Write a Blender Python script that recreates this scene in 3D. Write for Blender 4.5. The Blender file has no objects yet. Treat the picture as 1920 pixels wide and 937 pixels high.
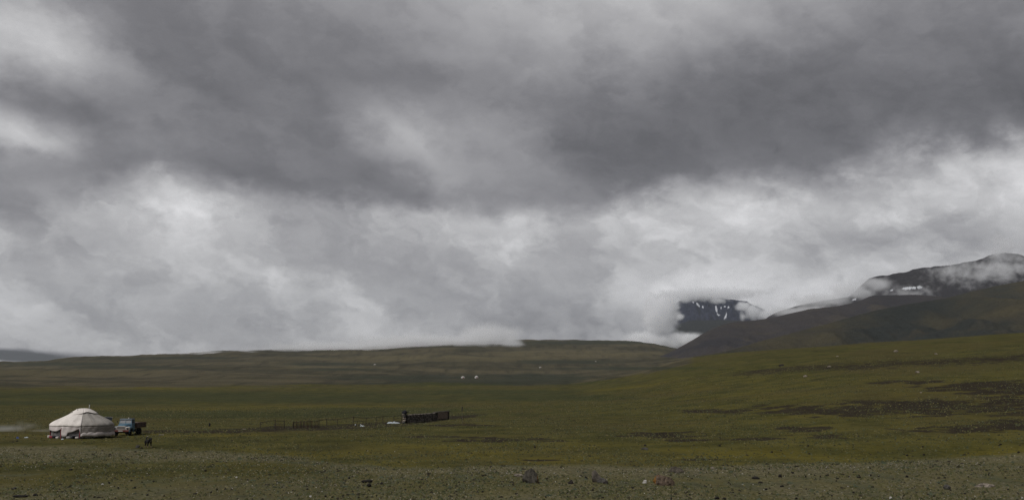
import bpy, bmesh, math, random
import numpy as np
from mathutils import Vector, Matrix
R = math.radians
sc = bpy.context.scene
col = sc.collection
random.seed(7)
rng = np.random.default_rng(11)

# ------------------------------------------------------------------ camera
F = 1800.0                      # focal length in photograph pixels (1920 wide)
PITCH = math.atan((735 - 468.5) / F)
CAMZ = 6.14
cam_d = bpy.data.cameras.new('camera')
cam_d.sensor_width = 36.0
cam_d.lens = F / 1920 * 36
cam_d.clip_start = 0.1
cam_d.clip_end = 60000
cam = bpy.data.objects.new('camera', cam_d)
col.objects.link(cam)
cam.location = (0, 0, CAMZ)
cam.rotation_euler = (R(90) + PITCH, 0, 0)
sc.camera = cam
CP, SP = math.cos(PITCH), math.sin(PITCH)

def px_dir(x, y):
    """direction of a photograph pixel: azimuth (0 = ahead, + right) and elevation"""
    a, b = x - 960.0, 468.5 - y
    fw, up = F * CP - b * SP, F * SP + b * CP
    return math.atan2(a, fw), math.atan2(up, math.hypot(a, fw))

# ------------------------------------------------------------------ node helper
class NT:
    def __init__(s, tree):
        s.t = tree; s.n = tree.nodes; s.l = tree.links
        s.n.clear()
    def put(s, inp, v):
        if v is None: return
        if isinstance(v, bpy.types.NodeSocket): s.l.new(v, inp)
        else: inp.default_value = v
    def add(s, kind, **kw):
        n = s.n.new(kind)
        for k, v in kw.items(): setattr(n, k, v)
        return n
    def math(s, op, a, b=None, c=None, clamp=False):
        n = s.add('ShaderNodeMath', operation=op, use_clamp=clamp)
        s.put(n.inputs[0], a); s.put(n.inputs[1], b); s.put(n.inputs[2], c)
        return n.outputs[0]
    def vmath(s, op, a, b=None, out=0):
        n = s.add('ShaderNodeVectorMath', operation=op)
        s.put(n.inputs[0], a); s.put(n.inputs[1], b)
        return n.outputs['Value'] if op in ('DOT_PRODUCT', 'LENGTH') else n.outputs[0]
    def comb(s, x=0.0, y=0.0, z=0.0):
        n = s.add('ShaderNodeCombineXYZ')
        s.put(n.inputs[0], x); s.put(n.inputs[1], y); s.put(n.inputs[2], z)
        return n.outputs[0]
    def sep(s, v):
        n = s.add('ShaderNodeSeparateXYZ'); s.put(n.inputs[0], v); return n.outputs
    def noise(s, vec, scale, detail=4.0, rough=0.55, lac=2.0, dist=0.0, out='Fac'):
        n = s.add('ShaderNodeTexNoise')
        s.put(n.inputs['Vector'], vec); n.inputs['Scale'].default_value = scale
        n.inputs['Detail'].default_value = detail; n.inputs['Roughness'].default_value = rough
        n.inputs['Lacunarity'].default_value = lac; n.inputs['Distortion'].default_value = dist
        return n.outputs[out]
    def rng(s, v, a, b, c=0.0, d=1.0, smooth=True):
        n = s.add('ShaderNodeMapRange', interpolation_type='SMOOTHSTEP' if smooth else 'LINEAR')
        s.put(n.inputs[0], v); s.put(n.inputs[1], a); s.put(n.inputs[2], b)
        s.put(n.inputs[3], c); s.put(n.inputs[4], d)
        return n.outputs[0]
    def mix(s, f, a, b, kind='RGBA', blend='MIX'):
        n = s.add('ShaderNodeMix', data_type=kind)
        if kind == 'RGBA': n.blend_type = blend
        i = {'FLOAT': (0, 2, 3), 'RGBA': (0, 6, 7), 'VECTOR': (0, 4, 5)}[kind]
        s.put(n.inputs[i[0]], f); s.put(n.inputs[i[1]], a); s.put(n.inputs[i[2]], b)
        return n.outputs[{'FLOAT': 0, 'RGBA': 2, 'VECTOR': 1}[kind]]

def rgb(r, g, b): return (r, g, b, 1.0)

# ------------------------------------------------------------------ sky: low broken overcast under a Nishita sky
SUN_AZ, SUN_EL = R(-140), R(46)          # sun direction behind the cloud: left and behind the camera
world = bpy.data.worlds.new('World'); sc.world = world; world.use_nodes = True
w = NT(world.node_tree)
tc = w.add('ShaderNodeTexCoord').outputs['Generated']
dirv = w.vmath('NORMALIZE', tc)
dx, dy, dz = w.sep(dirv)
u0 = w.math('ARCTAN2', dx, dy)
v0 = w.math('ARCSINE', dz)
stretch = w.vmath('MULTIPLY', dirv, (1.0, 1.0, 1.6))
# shear the noise domain so that the streaks run down to the right
shear = w.vmath('ADD', stretch, w.comb(0.0, 0.0, w.math('MULTIPLY', dx, 0.42)))
warp_big = w.vmath('SUBTRACT', w.noise(shear, 6.0, 3.0, 0.5, out='Color'), (0.5, 0.5, 0.5))
warp_fine = w.vmath('SUBTRACT', w.noise(stretch, 16.0, 8.0, 0.62, out='Color'), (0.5, 0.5, 0.5))
warp = w.vmath('ADD', w.vmath('MULTIPLY', warp_big, (0.10, 0.075, 0)), w.vmath('MULTIPLY', warp_fine, (0.085, 0.07, 0)))
uv = w.vmath('ADD', w.comb(u0, v0, 0.0), warp)
uu, vv, _ = w.sep(uv)
uv_soft = w.vmath('ADD', w.comb(u0, v0, 0.0), w.vmath('MULTIPLY', warp_fine, (0.05, 0.006, 0)))

def blob(x, y, rx, ry, amp, rot=0.0, inner=0.0, vec=uv):
    az, el = px_dir(x, y)
    m = w.add('ShaderNodeMapping', vector_type='TEXTURE')
    w.put(m.inputs[0], vec)
    m.inputs[1].default_value = (az, el, 0); m.inputs[2].default_value = (0, 0, R(rot))
    m.inputs[3].default_value = (1.3 * rx / F, 1.3 * ry / F, 1)
    return w.rng(w.vmath('LENGTH', m.outputs[0]), inner, 1.0, amp / 255.0, 0.0)

def field(base, blobs):
    acc = base
    for b in blobs: acc = w.math('ADD', acc, blob(*b))
    return acc

# edge between the dark upper deck and the paler cloud below it
edge_pts = [(-700, 380), (0, 425), (150, 385), (290, 345), (420, 350), (600, 372), (800, 385), (960, 395), (1080, 410), (1180, 385),
            (1300, 362), (1450, 355), (1580, 345), (1700, 318), (1800, 300), (1920, 285), (2600, 340)]
fc = w.add('ShaderNodeFloatCurve')
cv = fc.mapping.curves[0]
U0, U1, V0, V1 = -0.8, 0.8, 0.0, 0.5
pts = []
for x, y in edge_pts:
    a, e = px_dir(x, y); pts.append(((a - U0) / (U1 - U0), (e - V0) / (V1 - V0)))
cv.points[0].location = pts[0]; cv.points[1].location = pts[-1]
for p in pts[1:-1]: cv.points.new(*p)
fc.mapping.update()
w.put(fc.inputs['Value'], w.rng(uu, U0, U1, 0.0, 1.0, smooth=False))
edge = w.math('MULTIPLY', fc.outputs[0], V1)
deck = w.rng(w.math('SUBTRACT', vv, edge), -0.014, 0.026)

n_big = w.noise(shear, 3.4, 3.0, 0.5)
torn = w.vmath('ADD', shear, w.vmath('MULTIPLY', warp_fine, (0.10, 0.10, 0.10)))
n_mid = w.noise(torn, 7.5, 6.0, 0.5)
n_fin = w.noise(w.vmath('ADD', torn, (3.1, 1.7, 0.4)), 20.0, 5.0, 0.58)
bil = w.math('SUBTRACT', 1.0, w.math('ABSOLUTE', w.math('MULTIPLY_ADD', w.noise(w.vmath('ADD', torn, (7.3, 2.2, 5.1)), 6.0, 4.0, 0.5), 4.0, -2.0)))
n_edge = w.rng(w.noise(w.vmath('ADD', torn, (1.3, 8.2, 2.4)), 9.0, 8.0, 0.6), 0.42, 0.60)      # crisp billow edges
def spread(n, a): return w.math('MULTIPLY_ADD', n, a / 255.0, -a / 510.0)

dark = field(120 / 255, [
    (1240, -60, 540, 200, 74), (640, -30, 420, 130, 14), (-40, 25, 260, 120, 66, -14), (110, 90, 200, 70, 12, -20), (40, 168, 230, 36, -22, -10, 0, uv_soft),
    (10, 248, 150, 56, 50, -10), (30, 238, 110, 34, 30, -14, 0.1, uv_soft), (0, 120, 260, 90, 6), (275, 265, 110, 40, 16, -12), (60, 345, 300, 70, 24, -4), (60, 310, 260, 30, -12),
    (800, 105, 160, 36, 8), (520, 235, 420, 150, -5, -8), (1500, 195, 580, 130, -22), (170, 190, 160, 60, -4, -20),
    (1150, 310, 360, 95, -14), (1880, 190, 260, 85, -20), (1900, 40, 320, 130, 6),
    (770, 262, 160, 60, 18, -34), (730, 235, 110, 60, 8, -36), (790, 272, 95, 24, 13, -38, 0, uv_soft), (720, 225, 60, 26, 9, -40, 0, uv_soft), (860, 290, 250, 90, 24, -22), (850, 215, 150, 60, 12, -14),
    (1010, 245, 60, 40, 10, -30), (1060, 330, 150, 60, 10, -20), (1700, 335, 150, 60, 20), (1880, 310, 180, 60, 26), (520, 330, 180, 46, -6), (690, 345, 200, 40, -5)])
light = field(167 / 255, [
    (360, 395, 140, 80, 28, -20), (350, 380, 80, 50, 12, -25), (960, 410, 140, 48, 26), (1260, 430, 440, 95, 16), (1150, 415, 130, 38, 8), (1500, 420, 210, 60, 12),
    (1340, 405, 140, 30, 10), (1760, 380, 190, 60, 18), (1900, 360, 150, 90, 14), (1800, 450, 180, 40, -20), (1500, 465, 130, 40, -12),
    (60, 425, 180, 48, -26, -8), (100, 520, 420, 90, 6), (560, 480, 260, 70, -6), (540, 545, 70, 22, 16, -10), (665, 562, 60, 24, 20, -26),
    (450, 600, 160, 60, -6), (250, 640, 420, 50, -6), (960, 560, 200, 60, -2), (1090, 615, 210, 78, -26), (1060, 640, 190, 30, -8),
    (790, 600, 200, 60, 2), (900, 640, 90, 40, 8, -40), (1330, 543, 190, 50, 24), (1230, 590, 110, 70, 16), (1290, 500, 200, 60, 6),
    (1395, 500, 95, 55, 14), (1480, 515, 90, 60, -12), (1560, 540, 180, 50, 20, 12), (1600, 490, 200, 60, 6),
    (-40, 664, 150, 11, -96, 0, 0.35, uv_soft), (70, 671, 130, 9, -60, -3, 0.3, uv_soft), (-30, 686, 90, 11, 16, 0, 0, uv_soft)])
amp_hi = w.math('ADD', w.math('ADD', spread(n_big, 34), spread(n_edge, 10)), w.math('ADD', spread(n_mid, 42), spread(n_fin, 22)))
amp_lo = w.math('ADD', w.math('ADD', spread(n_big, 24), spread(n_edge, 22)), w.math('ADD', w.math('ADD', spread(n_mid, 70), spread(n_fin, 62)), w.math('MULTIPLY', bil, 0.02)))
L = w.mix(deck, w.math('ADD', light, amp_lo), w.math('ADD', dark, amp_hi), kind='FLOAT')
lin = w.math('POWER', w.math('MAXIMUM', L, 0.2), 2.2)
tint = w.mix(w.rng(L, 0.35, 0.75), rgb(0.99, 0.972, 1.045), rgb(1.0, 0.993, 1.01))
ccol = w.mix(1.0, tint, w.comb(lin, lin, lin), blend='MULTIPLY')
sky = w.add('ShaderNodeTexSky', sky_type='NISHITA', sun_disc=False)
sky.sun_elevation = SUN_EL; sky.sun_rotation = SUN_AZ; sky.altitude = 2300
bg_sky = w.add('ShaderNodeBackground'); w.put(bg_sky.inputs[0], sky.outputs[0]); bg_sky.inputs[1].default_value = 0.05
bg_cl = w.add('ShaderNodeBackground'); w.put(bg_cl.inputs[0], ccol); bg_cl.inputs[1].default_value = 0.5
ms = w.add('ShaderNodeMixShader'); ms.inputs[0].default_value = 0.985
w.l.new(bg_sky.outputs[0], ms.inputs[1]); w.l.new(bg_cl.outputs[0], ms.inputs[2])
wo = w.add('ShaderNodeOutputWorld'); w.l.new(ms.outputs[0], wo.inputs['Surface'])
world.cycles.sampling_method = 'NONE'

sun_d = bpy.data.lights.new('sun', 'SUN'); sun_d.energy = 1.5; sun_d.angle = R(20); sun_d.color = (1.0, 0.975, 0.95)
sun = bpy.data.objects.new('sun', sun_d); col.objects.link(sun)
sd = Vector((math.sin(SUN_AZ) * math.cos(SUN_EL), math.cos(SUN_AZ) * math.cos(SUN_EL), math.sin(SUN_EL)))
sun.rotation_euler = sd.to_track_quat('Z', 'Y').to_euler()
sun.location = (0, 0, 60)

vs = sc.view_settings
vs.view_transform = 'Standard'; vs.look = 'None'; vs.exposure = 1.0; vs.gamma = 1.0; vs.use_curve_mapping = False
cy = sc.cycles
cy.use_denoising = True; cy.denoiser = 'OPENIMAGEDENOISE'; cy.denoising_input_passes = 'RGB_ALBEDO_NORMAL'; cy.denoising_prefilter = 'NONE'
cy.max_bounces = 12; cy.diffuse_bounces = 2; cy.glossy_bounces = 2; cy.transparent_max_bounces = 16; cy.volume_bounces = 5
# ------------------------------------------------------------------ terrain maths
def perlin2(x, y, seed=0):
    r = np.random.default_rng(seed); p = r.permutation(512); p = np.concatenate([p, p])
    ang = r.random(512) * 2 * np.pi; gx, gy = np.cos(ang), np.sin(ang)
    xi = np.floor(x).astype(np.int64); yi = np.floor(y).astype(np.int64)
    xf, yf = x - xi, y - yi
    def g(ix, iy, fx, fy):
        h = p[(p[ix & 511] + iy) & 511]
        return gx[h] * fx + gy[h] * fy
    s, t = xf ** 3 * (xf * (6 * xf - 15) + 10), yf ** 3 * (yf * (6 * yf - 15) + 10)
    a = g(xi, yi, xf, yf); b = g(xi + 1, yi, xf - 1, yf)
    c = g(xi, yi + 1, xf, yf - 1); d = g(xi + 1, yi + 1, xf - 1, yf - 1)
    return (a + s * (b - a)) * (1 - t) + (c + s * (d - c)) * t * 1.0

def fbm(x, y, octv=4, seed=0, gain=0.5):
    v = 0; a = 1.0; f = 1.0
    for i in range(octv):
        v = v + a * perlin2(x * f + 17.3 * i, y * f - 9.1 * i, seed + i); a *= gain; f *= 2.03
    return v

def smooth(a, b, x):
    t = np.clip((x - a) / (b - a), 0, 1); return t * t * (3 - 2 * t)

def pchip(xk, yk, x):
    xk = np.asarray(xk, float); yk = np.asarray(yk, float)
    h = np.diff(xk); dl = np.diff(yk) / h; m = np.zeros_like(yk)
    for i in range(1, len(xk) - 1):
        if dl[i - 1] * dl[i] > 0:
            w1, w2 = 2 * h[i] + h[i - 1], h[i] + 2 * h[i - 1]
            m[i] = (w1 + w2) / (w1 / dl[i - 1] + w2 / dl[i])
    m[0], m[-1] = dl[0], dl[-1]
    i = np.clip(np.searchsorted(xk, x) - 1, 0, len(h) - 1)
    t = np.clip((x - xk[i]) / h[i], 0, 1)
    return ((2 * t ** 3 - 3 * t ** 2 + 1) * yk[i] + (t ** 3 - 2 * t ** 2 + t) * h[i] * m[i]
            + (-2 * t ** 3 + 3 * t ** 2) * yk[i + 1] + (t ** 3 - t ** 2) * h[i] * m[i + 1])

# profile of the ground seen along columns of the photograph: (distance in metres, picture row it meets)
LEFT = [(150, 808.7), (220, 785.5), (300, 772), (400, 764), (520, 752), (800, 729), (1300, 708)]
PROF = {
    -400: LEFT + [(2200, 697), (3300, 692)],
    0: LEFT + [(2200, 693), (3200, 684)],
    180: LEFT + [(2200, 688), (3300, 672)],
    420: [(150, 808.5), (220, 786), (300, 772), (400, 763), (520, 751), (800, 729), (1300, 706), (2200, 684), (3400, 663)],
    700: [(150, 808), (200, 790), (280, 774), (400, 761), (550, 747), (850, 727), (1400, 703), (2300, 678), (3500, 653)],
    900: [(150, 806), (200, 788), (280, 770), (400, 755), (560, 742), (900, 722), (1450, 706), (2400, 670), (3500, 645)],
    1050: [(150, 803), (200, 784), (280, 765), (400, 748), (600, 732), (1000, 716), (1600, 700), (2500, 664), (3500, 640)],
    1180: [(110, 834), (160, 796), (220, 772), (300, 750), (430, 728), (620, 712), (1100, 703), (1700, 692), (2500, 664), (3500, 643)],
    1280: [(110, 834), (160, 793), (220, 764), (300, 738), (430, 708), (600, 689), (760, 679), (1100, 680), (1700, 678), (2500, 668), (3500, 662)],
    1400: [(110, 833), (160, 788), (220, 754), (300, 724), (430, 690), (600, 669), (760, 662), (1100, 664), (1700, 668), (2500, 672), (3500, 680)],
    1600: [(110, 830), (160, 778), (220, 738), (300, 703), (430, 668), (580, 650), (760, 648), (1100, 655), (1700, 668), (2500, 676), (3500, 684)],
    1760: [(110, 829), (160, 774), (220, 730), (300, 692), (430, 655), (580, 639), (760, 638), (1100, 648), (1700, 664), (2500, 676), (3500, 684)],
    1920: [(110, 828), (160, 770), (220, 724), (300, 683), (430, 644), (580, 628), (760, 627), (1100, 640), (1700, 660), (2500, 674), (3500, 684)],
    2400: [(110, 826), (160, 764), (220, 714), (300, 668), (430, 625), (580, 604), (760, 600), (1100, 615), (1700, 645), (2500, 666), (3500, 684)],
}
LD = np.linspace(math.log(1.0), math.log(12000), 420)
cols_az, cols_z = [], []
for x, tab in sorted(PROF.items()):
    az = px_dir(x, 735)[0]
    dk = [1.0, 10, 20, 30, 40, 50, 60, 95]; zk = [4.44, 4.2, 3.3, 2.15, 1.1, 0.3, 0.0, 0.0]
    for d, y in tab:
        dk.append(d); zk.append(CAMZ + d * math.tan(px_dir(x, y)[1]))
    dl, zl = dk[-1], zk[-1]
    dk += [dl * 1.25, dl * 2.2, 12000]; zk += [zl * 1.0 - 4, zl * 0.55 - 60, -250]
    cols_az.append(az); cols_z.append(pchip(np.log(dk), zk, LD))
cols_az = np.array(cols_az); cols_z = np.array(cols_z)
AZT = np.linspace(-math.pi, math.pi, 721)
azc = np.clip(AZT, cols_az[0], cols_az[-1])
ZT = np.stack([pchip(cols_az, cols_z[:, j], azc) for j in range(len(LD))], 1)
# behind the camera the ground is a gentle upland at the camera's own level
back = smooth(R(55), R(110), np.abs(AZT))[:, None]
zback = 4.44 + 0.012 * np.exp(LD)[None, :] * np.exp(-np.exp(LD)[None, :] / 5000)
ZT = ZT * (1 - back) + zback * back

def bil(T, fi, fj):
    i = np.clip(np.floor(fi).astype(int), 0, T.shape[0] - 2); j = np.clip(np.floor(fj).astype(int), 0, T.shape[1] - 2)
    a, b = fi - i, fj - j
    return T[i, j] * (1 - a) * (1 - b) + T[i + 1, j] * a * (1 - b) + T[i, j + 1] * (1 - a) * b + T[i + 1, j + 1] * a * b

def ground_z(x, y):
    x = np.asarray(x, float); y = np.asarray(y, float)
    d = np.maximum(np.hypot(x, y), 1.0); az = np.arctan2(x, y)
    z = bil(ZT, (az + math.pi) / (2 * math.pi) * 720, (np.log(d) - LD[0]) / (LD[1] - LD[0]))
    near = smooth(40, 60, d)
    z = z + near * (0.16 * fbm(x / 26, y / 19, 4, 3) + 0.05 * fbm(x / 3.1, y / 2.6, 3, 9))
    z = z + smooth(170, 420, d) * np.minimum(d, 2600) * 0.0042 * fbm(x / 210 + 0.004 * y, y / 260, 5, 21)
    z = z + smooth(700, 1600, d) * 7.0 * fbm(x / 420, y / 620, 4, 40)
    return z

def gz(x, y): return float(ground_z(np.array([x]), np.array([y]))[0])

def hit(x, y, dmin=48.0, dmax=6000.0):
    """where the sight line of a photograph pixel meets the ground"""
    az, el = px_dir(x, y)
    d = np.exp(np.linspace(math.log(dmin), math.log(dmax), 6000))
    X, Y = d * math.sin(az), d * math.cos(az)
    g = ground_z(X, Y) - (CAMZ + d * math.tan(el))
    k = np.argmax(g >= 0) if (g >= 0).any() else len(d) - 1
    return Vector((X[k], Y[k], gz(X[k], Y[k])))

def to_px(X, Y, Z):
    fw = Y * CP + (Z - CAMZ) * SP; up = -Y * SP + (Z - CAMZ) * CP
    fw = np.maximum(fw, 1e-3)
    return 960 + F * X / fw, 468.5 - F * up / fw

def grid_mesh(name, P, attrs=None, smooth_shade=True):
    """P: (rows, cols, 3) points joined as a sheet"""
    nr, nc, _ = P.shape
    me = bpy.data.meshes.new(name)
    idx = np.arange(nr * nc).reshape(nr, nc)
    q = np.stack([idx[:-1, :-1], idx[:-1, 1:], idx[1:, 1:], idx[1:, :-1]], -1).reshape(-1, 4)
    me.vertices.add(nr * nc); me.vertices.foreach_set('co', P.reshape(-1).astype(np.float32))
    me.loops.add(q.size); me.loops.foreach_set('vertex_index', q.reshape(-1).astype(np.int32))
    me.polygons.add(len(q)); me.polygons.foreach_set('loop_start', (np.arange(len(q)) * 4).astype(np.int32))
    me.polygons.foreach_set('use_smooth', np.full(len(q), smooth_shade))
    me.update(calc_edges=True); me.validate()
    for k, A in (attrs or {}).items():
        at = me.attributes.new(k, 'FLOAT_COLOR', 'POINT')
        c = np.ones((nr * nc, 4), np.float32); c[:, :3] = A.reshape(-1, 3); at.data.foreach_set('color', c.reshape(-1))
    return me

def link(name, me, mat=None, parent=None, kind=None):
    o = bpy.data.objects.new(name, me); col.objects.link(o)
    if mat: me.materials.append(mat)
    if parent: o.parent = parent
    if kind: o['kind'] = kind
    return o

def new_mat(name):
    m = bpy.data.materials.new(name); m.use_nodes = True
    return m, NT(m.node_tree)

def finish(n, color, rough=0.95, normal=None, spec=0.15):
    b = n.add('ShaderNodeBsdfPrincipled'); n.put(b.inputs['Base Color'], color); n.put(b.inputs['Roughness'], rough)
    b.inputs['Specular IOR Level'].default_value = spec
    if normal is not None: n.put(b.inputs['Normal'], normal)
    o = n.add('ShaderNodeOutputMaterial'); n.l.new(b.outputs[0], o.inputs[0])
    return b

def bump(n, h, strength=0.5, dist=0.05):
    b = n.add('ShaderNodeBump'); b.inputs['Strength'].default_value = strength; b.inputs['Distance'].default_value = dist
    n.put(b.inputs['Height'], h); return b.outputs[0]

# ------------------------------------------------------------------ ground sheet with its zones of cover
az_in = np.linspace(R(-40), R(40), 760)
az_out = np.concatenate([np.linspace(R(-180), R(-40.3), 90), az_in, np.linspace(R(40.3), R(180), 90)])
dd = np.concatenate([np.linspace(1.0, 45, 20), np.exp(np.linspace(math.log(46.5), math.log(4600), 470)), np.exp(np.linspace(math.log(4900), math.log(12000), 18))])
A, D = np.meshgrid(az_out, dd)
GX, GY = D * np.sin(A), D * np.cos(A)
GZ = ground_z(GX, GY)
PX, PY = to_px(GX, GY, GZ)
front = (np.abs(A) < R(60)).astype(float)
wx = fbm(GX / 60, GY / 60, 4, 60); wf = fbm(GX / 9, GY / 12, 4, 61)
nlog = fbm(A * 12, np.log(D) * 9, 5, 62); nlog2 = fbm(A * 30 + 5, np.log(D) * 24, 4, 63)

def poly(xs, ys, x): return np.interp(x, xs, ys)
def ell(x, y, rx, ry, soft=0.8, rough=1.1):
    q = ((PX - x) / rx) ** 2 + ((PY - y) / (0.8 * ry)) ** 2 + rough * (nlog2 * 1.3 + wf * 0.5)
    return front * (1 - smooth(1 - soft, 1 + soft, q))

gtop = poly([-300, 0, 250, 420, 560, 640, 760, 900, 1200, 1400, 1600, 1750, 1920, 2300], [838, 836, 838, 846, 856, 868, 878, 872, 873, 872, 866, 856, 848, 842], PX)
gravel = smooth(-4, 5, PY - gtop + 5 * wf + 3 * nlog2)
mid_grass = (1 - smooth(560, 700, PX)) * smooth(862, 870, PY) * (1 - smooth(884, 902, PY + 8 * wf))
strip = np.exp(-((PY - gtop - 9) / 8) ** 2)
gravel = gravel * (1 - 0.8 * mid_grass) * (0.44 + 0.45 * strip + 0.18 * smooth(895, 935, PY) + 0.5 * wf + 0.35 * wx)
gravel = np.where(PY > 300, gravel, 0) * front + (1 - front) * (0.45 + 0.5 * wx)
gravel = np.where(D < 46, 0.4 + wf, gravel)
dark = np.zeros_like(A)
for e in [(1640, 768, 240, 15), (1560, 772, 150, 9), (1760, 757, 190, 14), (1850, 727, 130, 16), (1900, 760, 120, 26), (1810, 803, 130, 9), (1905, 795, 80, 17),
          (1500, 803, 60, 7), (1560, 818, 60, 5), (1250, 815, 110, 7), (930, 824, 125, 6), (800, 818, 90, 3), (1290, 825, 40, 4), (860, 797, 70, 3), (1400, 822, 70, 4),
          (1700, 716, 90, 5), (1020, 862, 40, 2.5), (1300, 861, 50, 2.5), (1360, 770, 80, 6)]:
    dark = np.maximum(dark, ell(*e))
band = np.exp(-((PY - poly([1300, 1500, 1700, 1920, 2200], [706, 692, 682, 670, 655], PX) + 5 * nlog) / poly([1300, 1500, 1920], [5, 9, 11], PX)) ** 2) * smooth(1290, 1420, PX) * 0.85
dark = np.maximum(dark, band * front)
soil = np.exp(-((PY - poly([300, 480, 600, 700, 790, 840, 920, 1000], [808, 804, 801.5, 797, 790, 783, 776, 770], PX) + 1.2 * wf) / poly([400, 520, 760, 860, 960], [3, 4.5, 5.5, 3.5, 2], PX)) ** 2) * smooth(330, 480, PX) * (1 - smooth(850, 960, PX)) * front
dark = np.maximum(dark, soil * 1.6)
dark = np.maximum(dark, 1.15 * np.exp(-((PY - (809 + 1.5 * wf)) / 3.5) ** 2) * (1 - smooth(430, 520, PX)) * smooth(200, 300, PX) * front)
# brown upland beyond the green valley floor
btop = poly([-300, 0, 300, 640, 800, 1000, 1150, 1280, 1400], [728, 727, 727, 722, 718, 722, 712, 690, 660], PX)
brown = smooth(6, -8, PY - btop + 8 * nlog) if False else 1 - smooth(-9, 7, PY - btop + 9 * nlog)
brown = brown * front * (1 - smooth(1260, 1330, PX)) + 0.4 * (1 - front)
hollow = np.zeros_like(A)
for e in [(300, 741, 460, 10), (560, 748, 300, 9), (500, 777, 420, 8), (60, 755, 300, 6), (900, 735, 200, 6), (900, 716, 230, 8), (760, 707, 130, 6), (1000, 708, 130, 9), (700, 770, 200, 8), (250, 688, 120, 3),
          (620, 682, 100, 3), (640, 692, 90, 3), (1060, 678, 90, 5), (330, 671, 120, 3), (1100, 642, 140, 4), (100, 682, 140, 4), (1180, 690, 150, 4), (1020, 745, 160, 9)]:
    hollow = np.maximum(hollow, ell(*e, 0.9, 0.8))
yellow = np.clip(0.55 + 1.2 * nlog, 0, 1) * smooth(300, 520, PX) * np.exp(-((PY - 852) / 22) ** 2)
yellow = np.maximum(yellow, np.clip(0.35 + 1.4 * nlog2 + 0.8 * nlog, 0, 1) * smooth(1150, 1350, PX) * smooth(690, 720, PY) * (1 - smooth(850, 870, PY)) * 0.45)
yellow = np.maximum(yellow, 0.8 * np.exp(-((PY - poly([1000, 1220, 1320], [744, 722, 700], PX)) / 2.2) ** 2) * smooth(1030, 1120, PX) * (1 - smooth(1230, 1300, PX)))
for e in [(80, 698, 220, 7), (420, 766, 260, 3.5), (620, 762, 160, 3), (250, 727, 200, 3), (860, 672, 260, 7), (1080, 664, 160, 8), (640, 690, 120, 5), (300, 815, 260, 4)]:
    yellow = np.maximum(yellow, ell(*e, 0.9) * 0.7)
yellow = yellow * front
gm = grid_mesh('ground', np.stack([GX, GY, GZ], -1),
               {'zone_a': np.stack([np.clip(gravel, 0, 1), np.clip(dark, 0, 1), np.clip(brown, 0, 1)], -1),
                'zone_b': np.stack([np.clip(hollow, 0, 1), np.clip(yellow, 0, 1), np.clip(0.5 + wx, 0, 1)], -1)})
m_ground, n = new_mat('steppe')
pos = n.add('ShaderNodeNewGeometry').outputs['Position']
za = n.sep(n.add('ShaderNodeAttribute', attribute_name='zone_a').outputs['Color'])
zb = n.sep(n.add('ShaderNodeAttribute', attribute_name='zone_b').outputs['Color'])
n_fine = n.noise(pos, 4.0, 3.0, 0.65)
n_tuft = n.noise(pos, 1.1, 4.0, 0.62)
n_patch = n.noise(pos, 0.12, 6.0, 0.62)
n_hum = n.noise(n.vmath('MULTIPLY', pos, (1.0, 0.45, 1.0)), 0.42, 4.0, 0.6)
n_wide = n.noise(pos, 0.018, 6.0, 0.6)
n_run = n.noise(n.vmath('MULTIPLY', pos, (1.0, 0.14, 0.6)), 0.045, 6.0, 0.66)   # runnels and sheep walks down the slope
n_far = n.noise(n.vmath('MULTIPLY', pos, (0.35, 1.0, 0.5)), 0.009, 7.0, 0.62)
grass = n.mix(n.rng(n_patch, 0.36, 0.64), rgb(0.040, 0.041, 0.013), rgb(0.078, 0.072, 0.022))
grass = n.mix(n.rng(n_wide, 0.42, 0.66), grass, rgb(0.066, 0.057, 0.022))
grass = n.mix(n.math('MULTIPLY', zb[1], 0.8), grass, n.mix(n_patch, rgb(0.080, 0.071, 0.013), rgb(0.116, 0.096, 0.020)))
grass = n.mix(n.math('MULTIPLY', zb[0], 0.85), grass, n.mix(n.rng(n_patch, 0.35, 0.65), rgb(0.030, 0.036, 0.015), rgb(0.046, 0.050, 0.020)))
brown_c = n.mix(n.rng(n_far, 0.38, 0.62), rgb(0.043, 0.041, 0.028), rgb(0.084, 0.073, 0.049))
brown_c = n.mix(n.rng(n_wide, 0.55, 0.70, 0.0, 0.6), brown_c, rgb(0.040, 0.036, 0.026))
brown_c = n.mix(n.rng(n_run, 0.46, 0.66, 0.0, 0.6), brown_c, rgb(0.036, 0.034, 0.025))
brown_c = n.mix(n.rng(n_run, 0.46, 0.34, 0.0, 0.3), brown_c, rgb(0.092, 0.082, 0.058))
brown_c = n.mix(n.math('MULTIPLY', zb[1], 0.8), brown_c, rgb(0.108, 0.093, 0.056))
brown_c = n.mix(n.math('MULTIPLY', zb[0], 0.9), brown_c, rgb(0.032, 0.036, 0.026))
c = n.mix(n.rng(n.math('ADD', za[2], n.math('MULTIPLY_ADD', n_far, 0.9, -0.45)), 0.3, 0.7), grass, brown_c)
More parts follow.
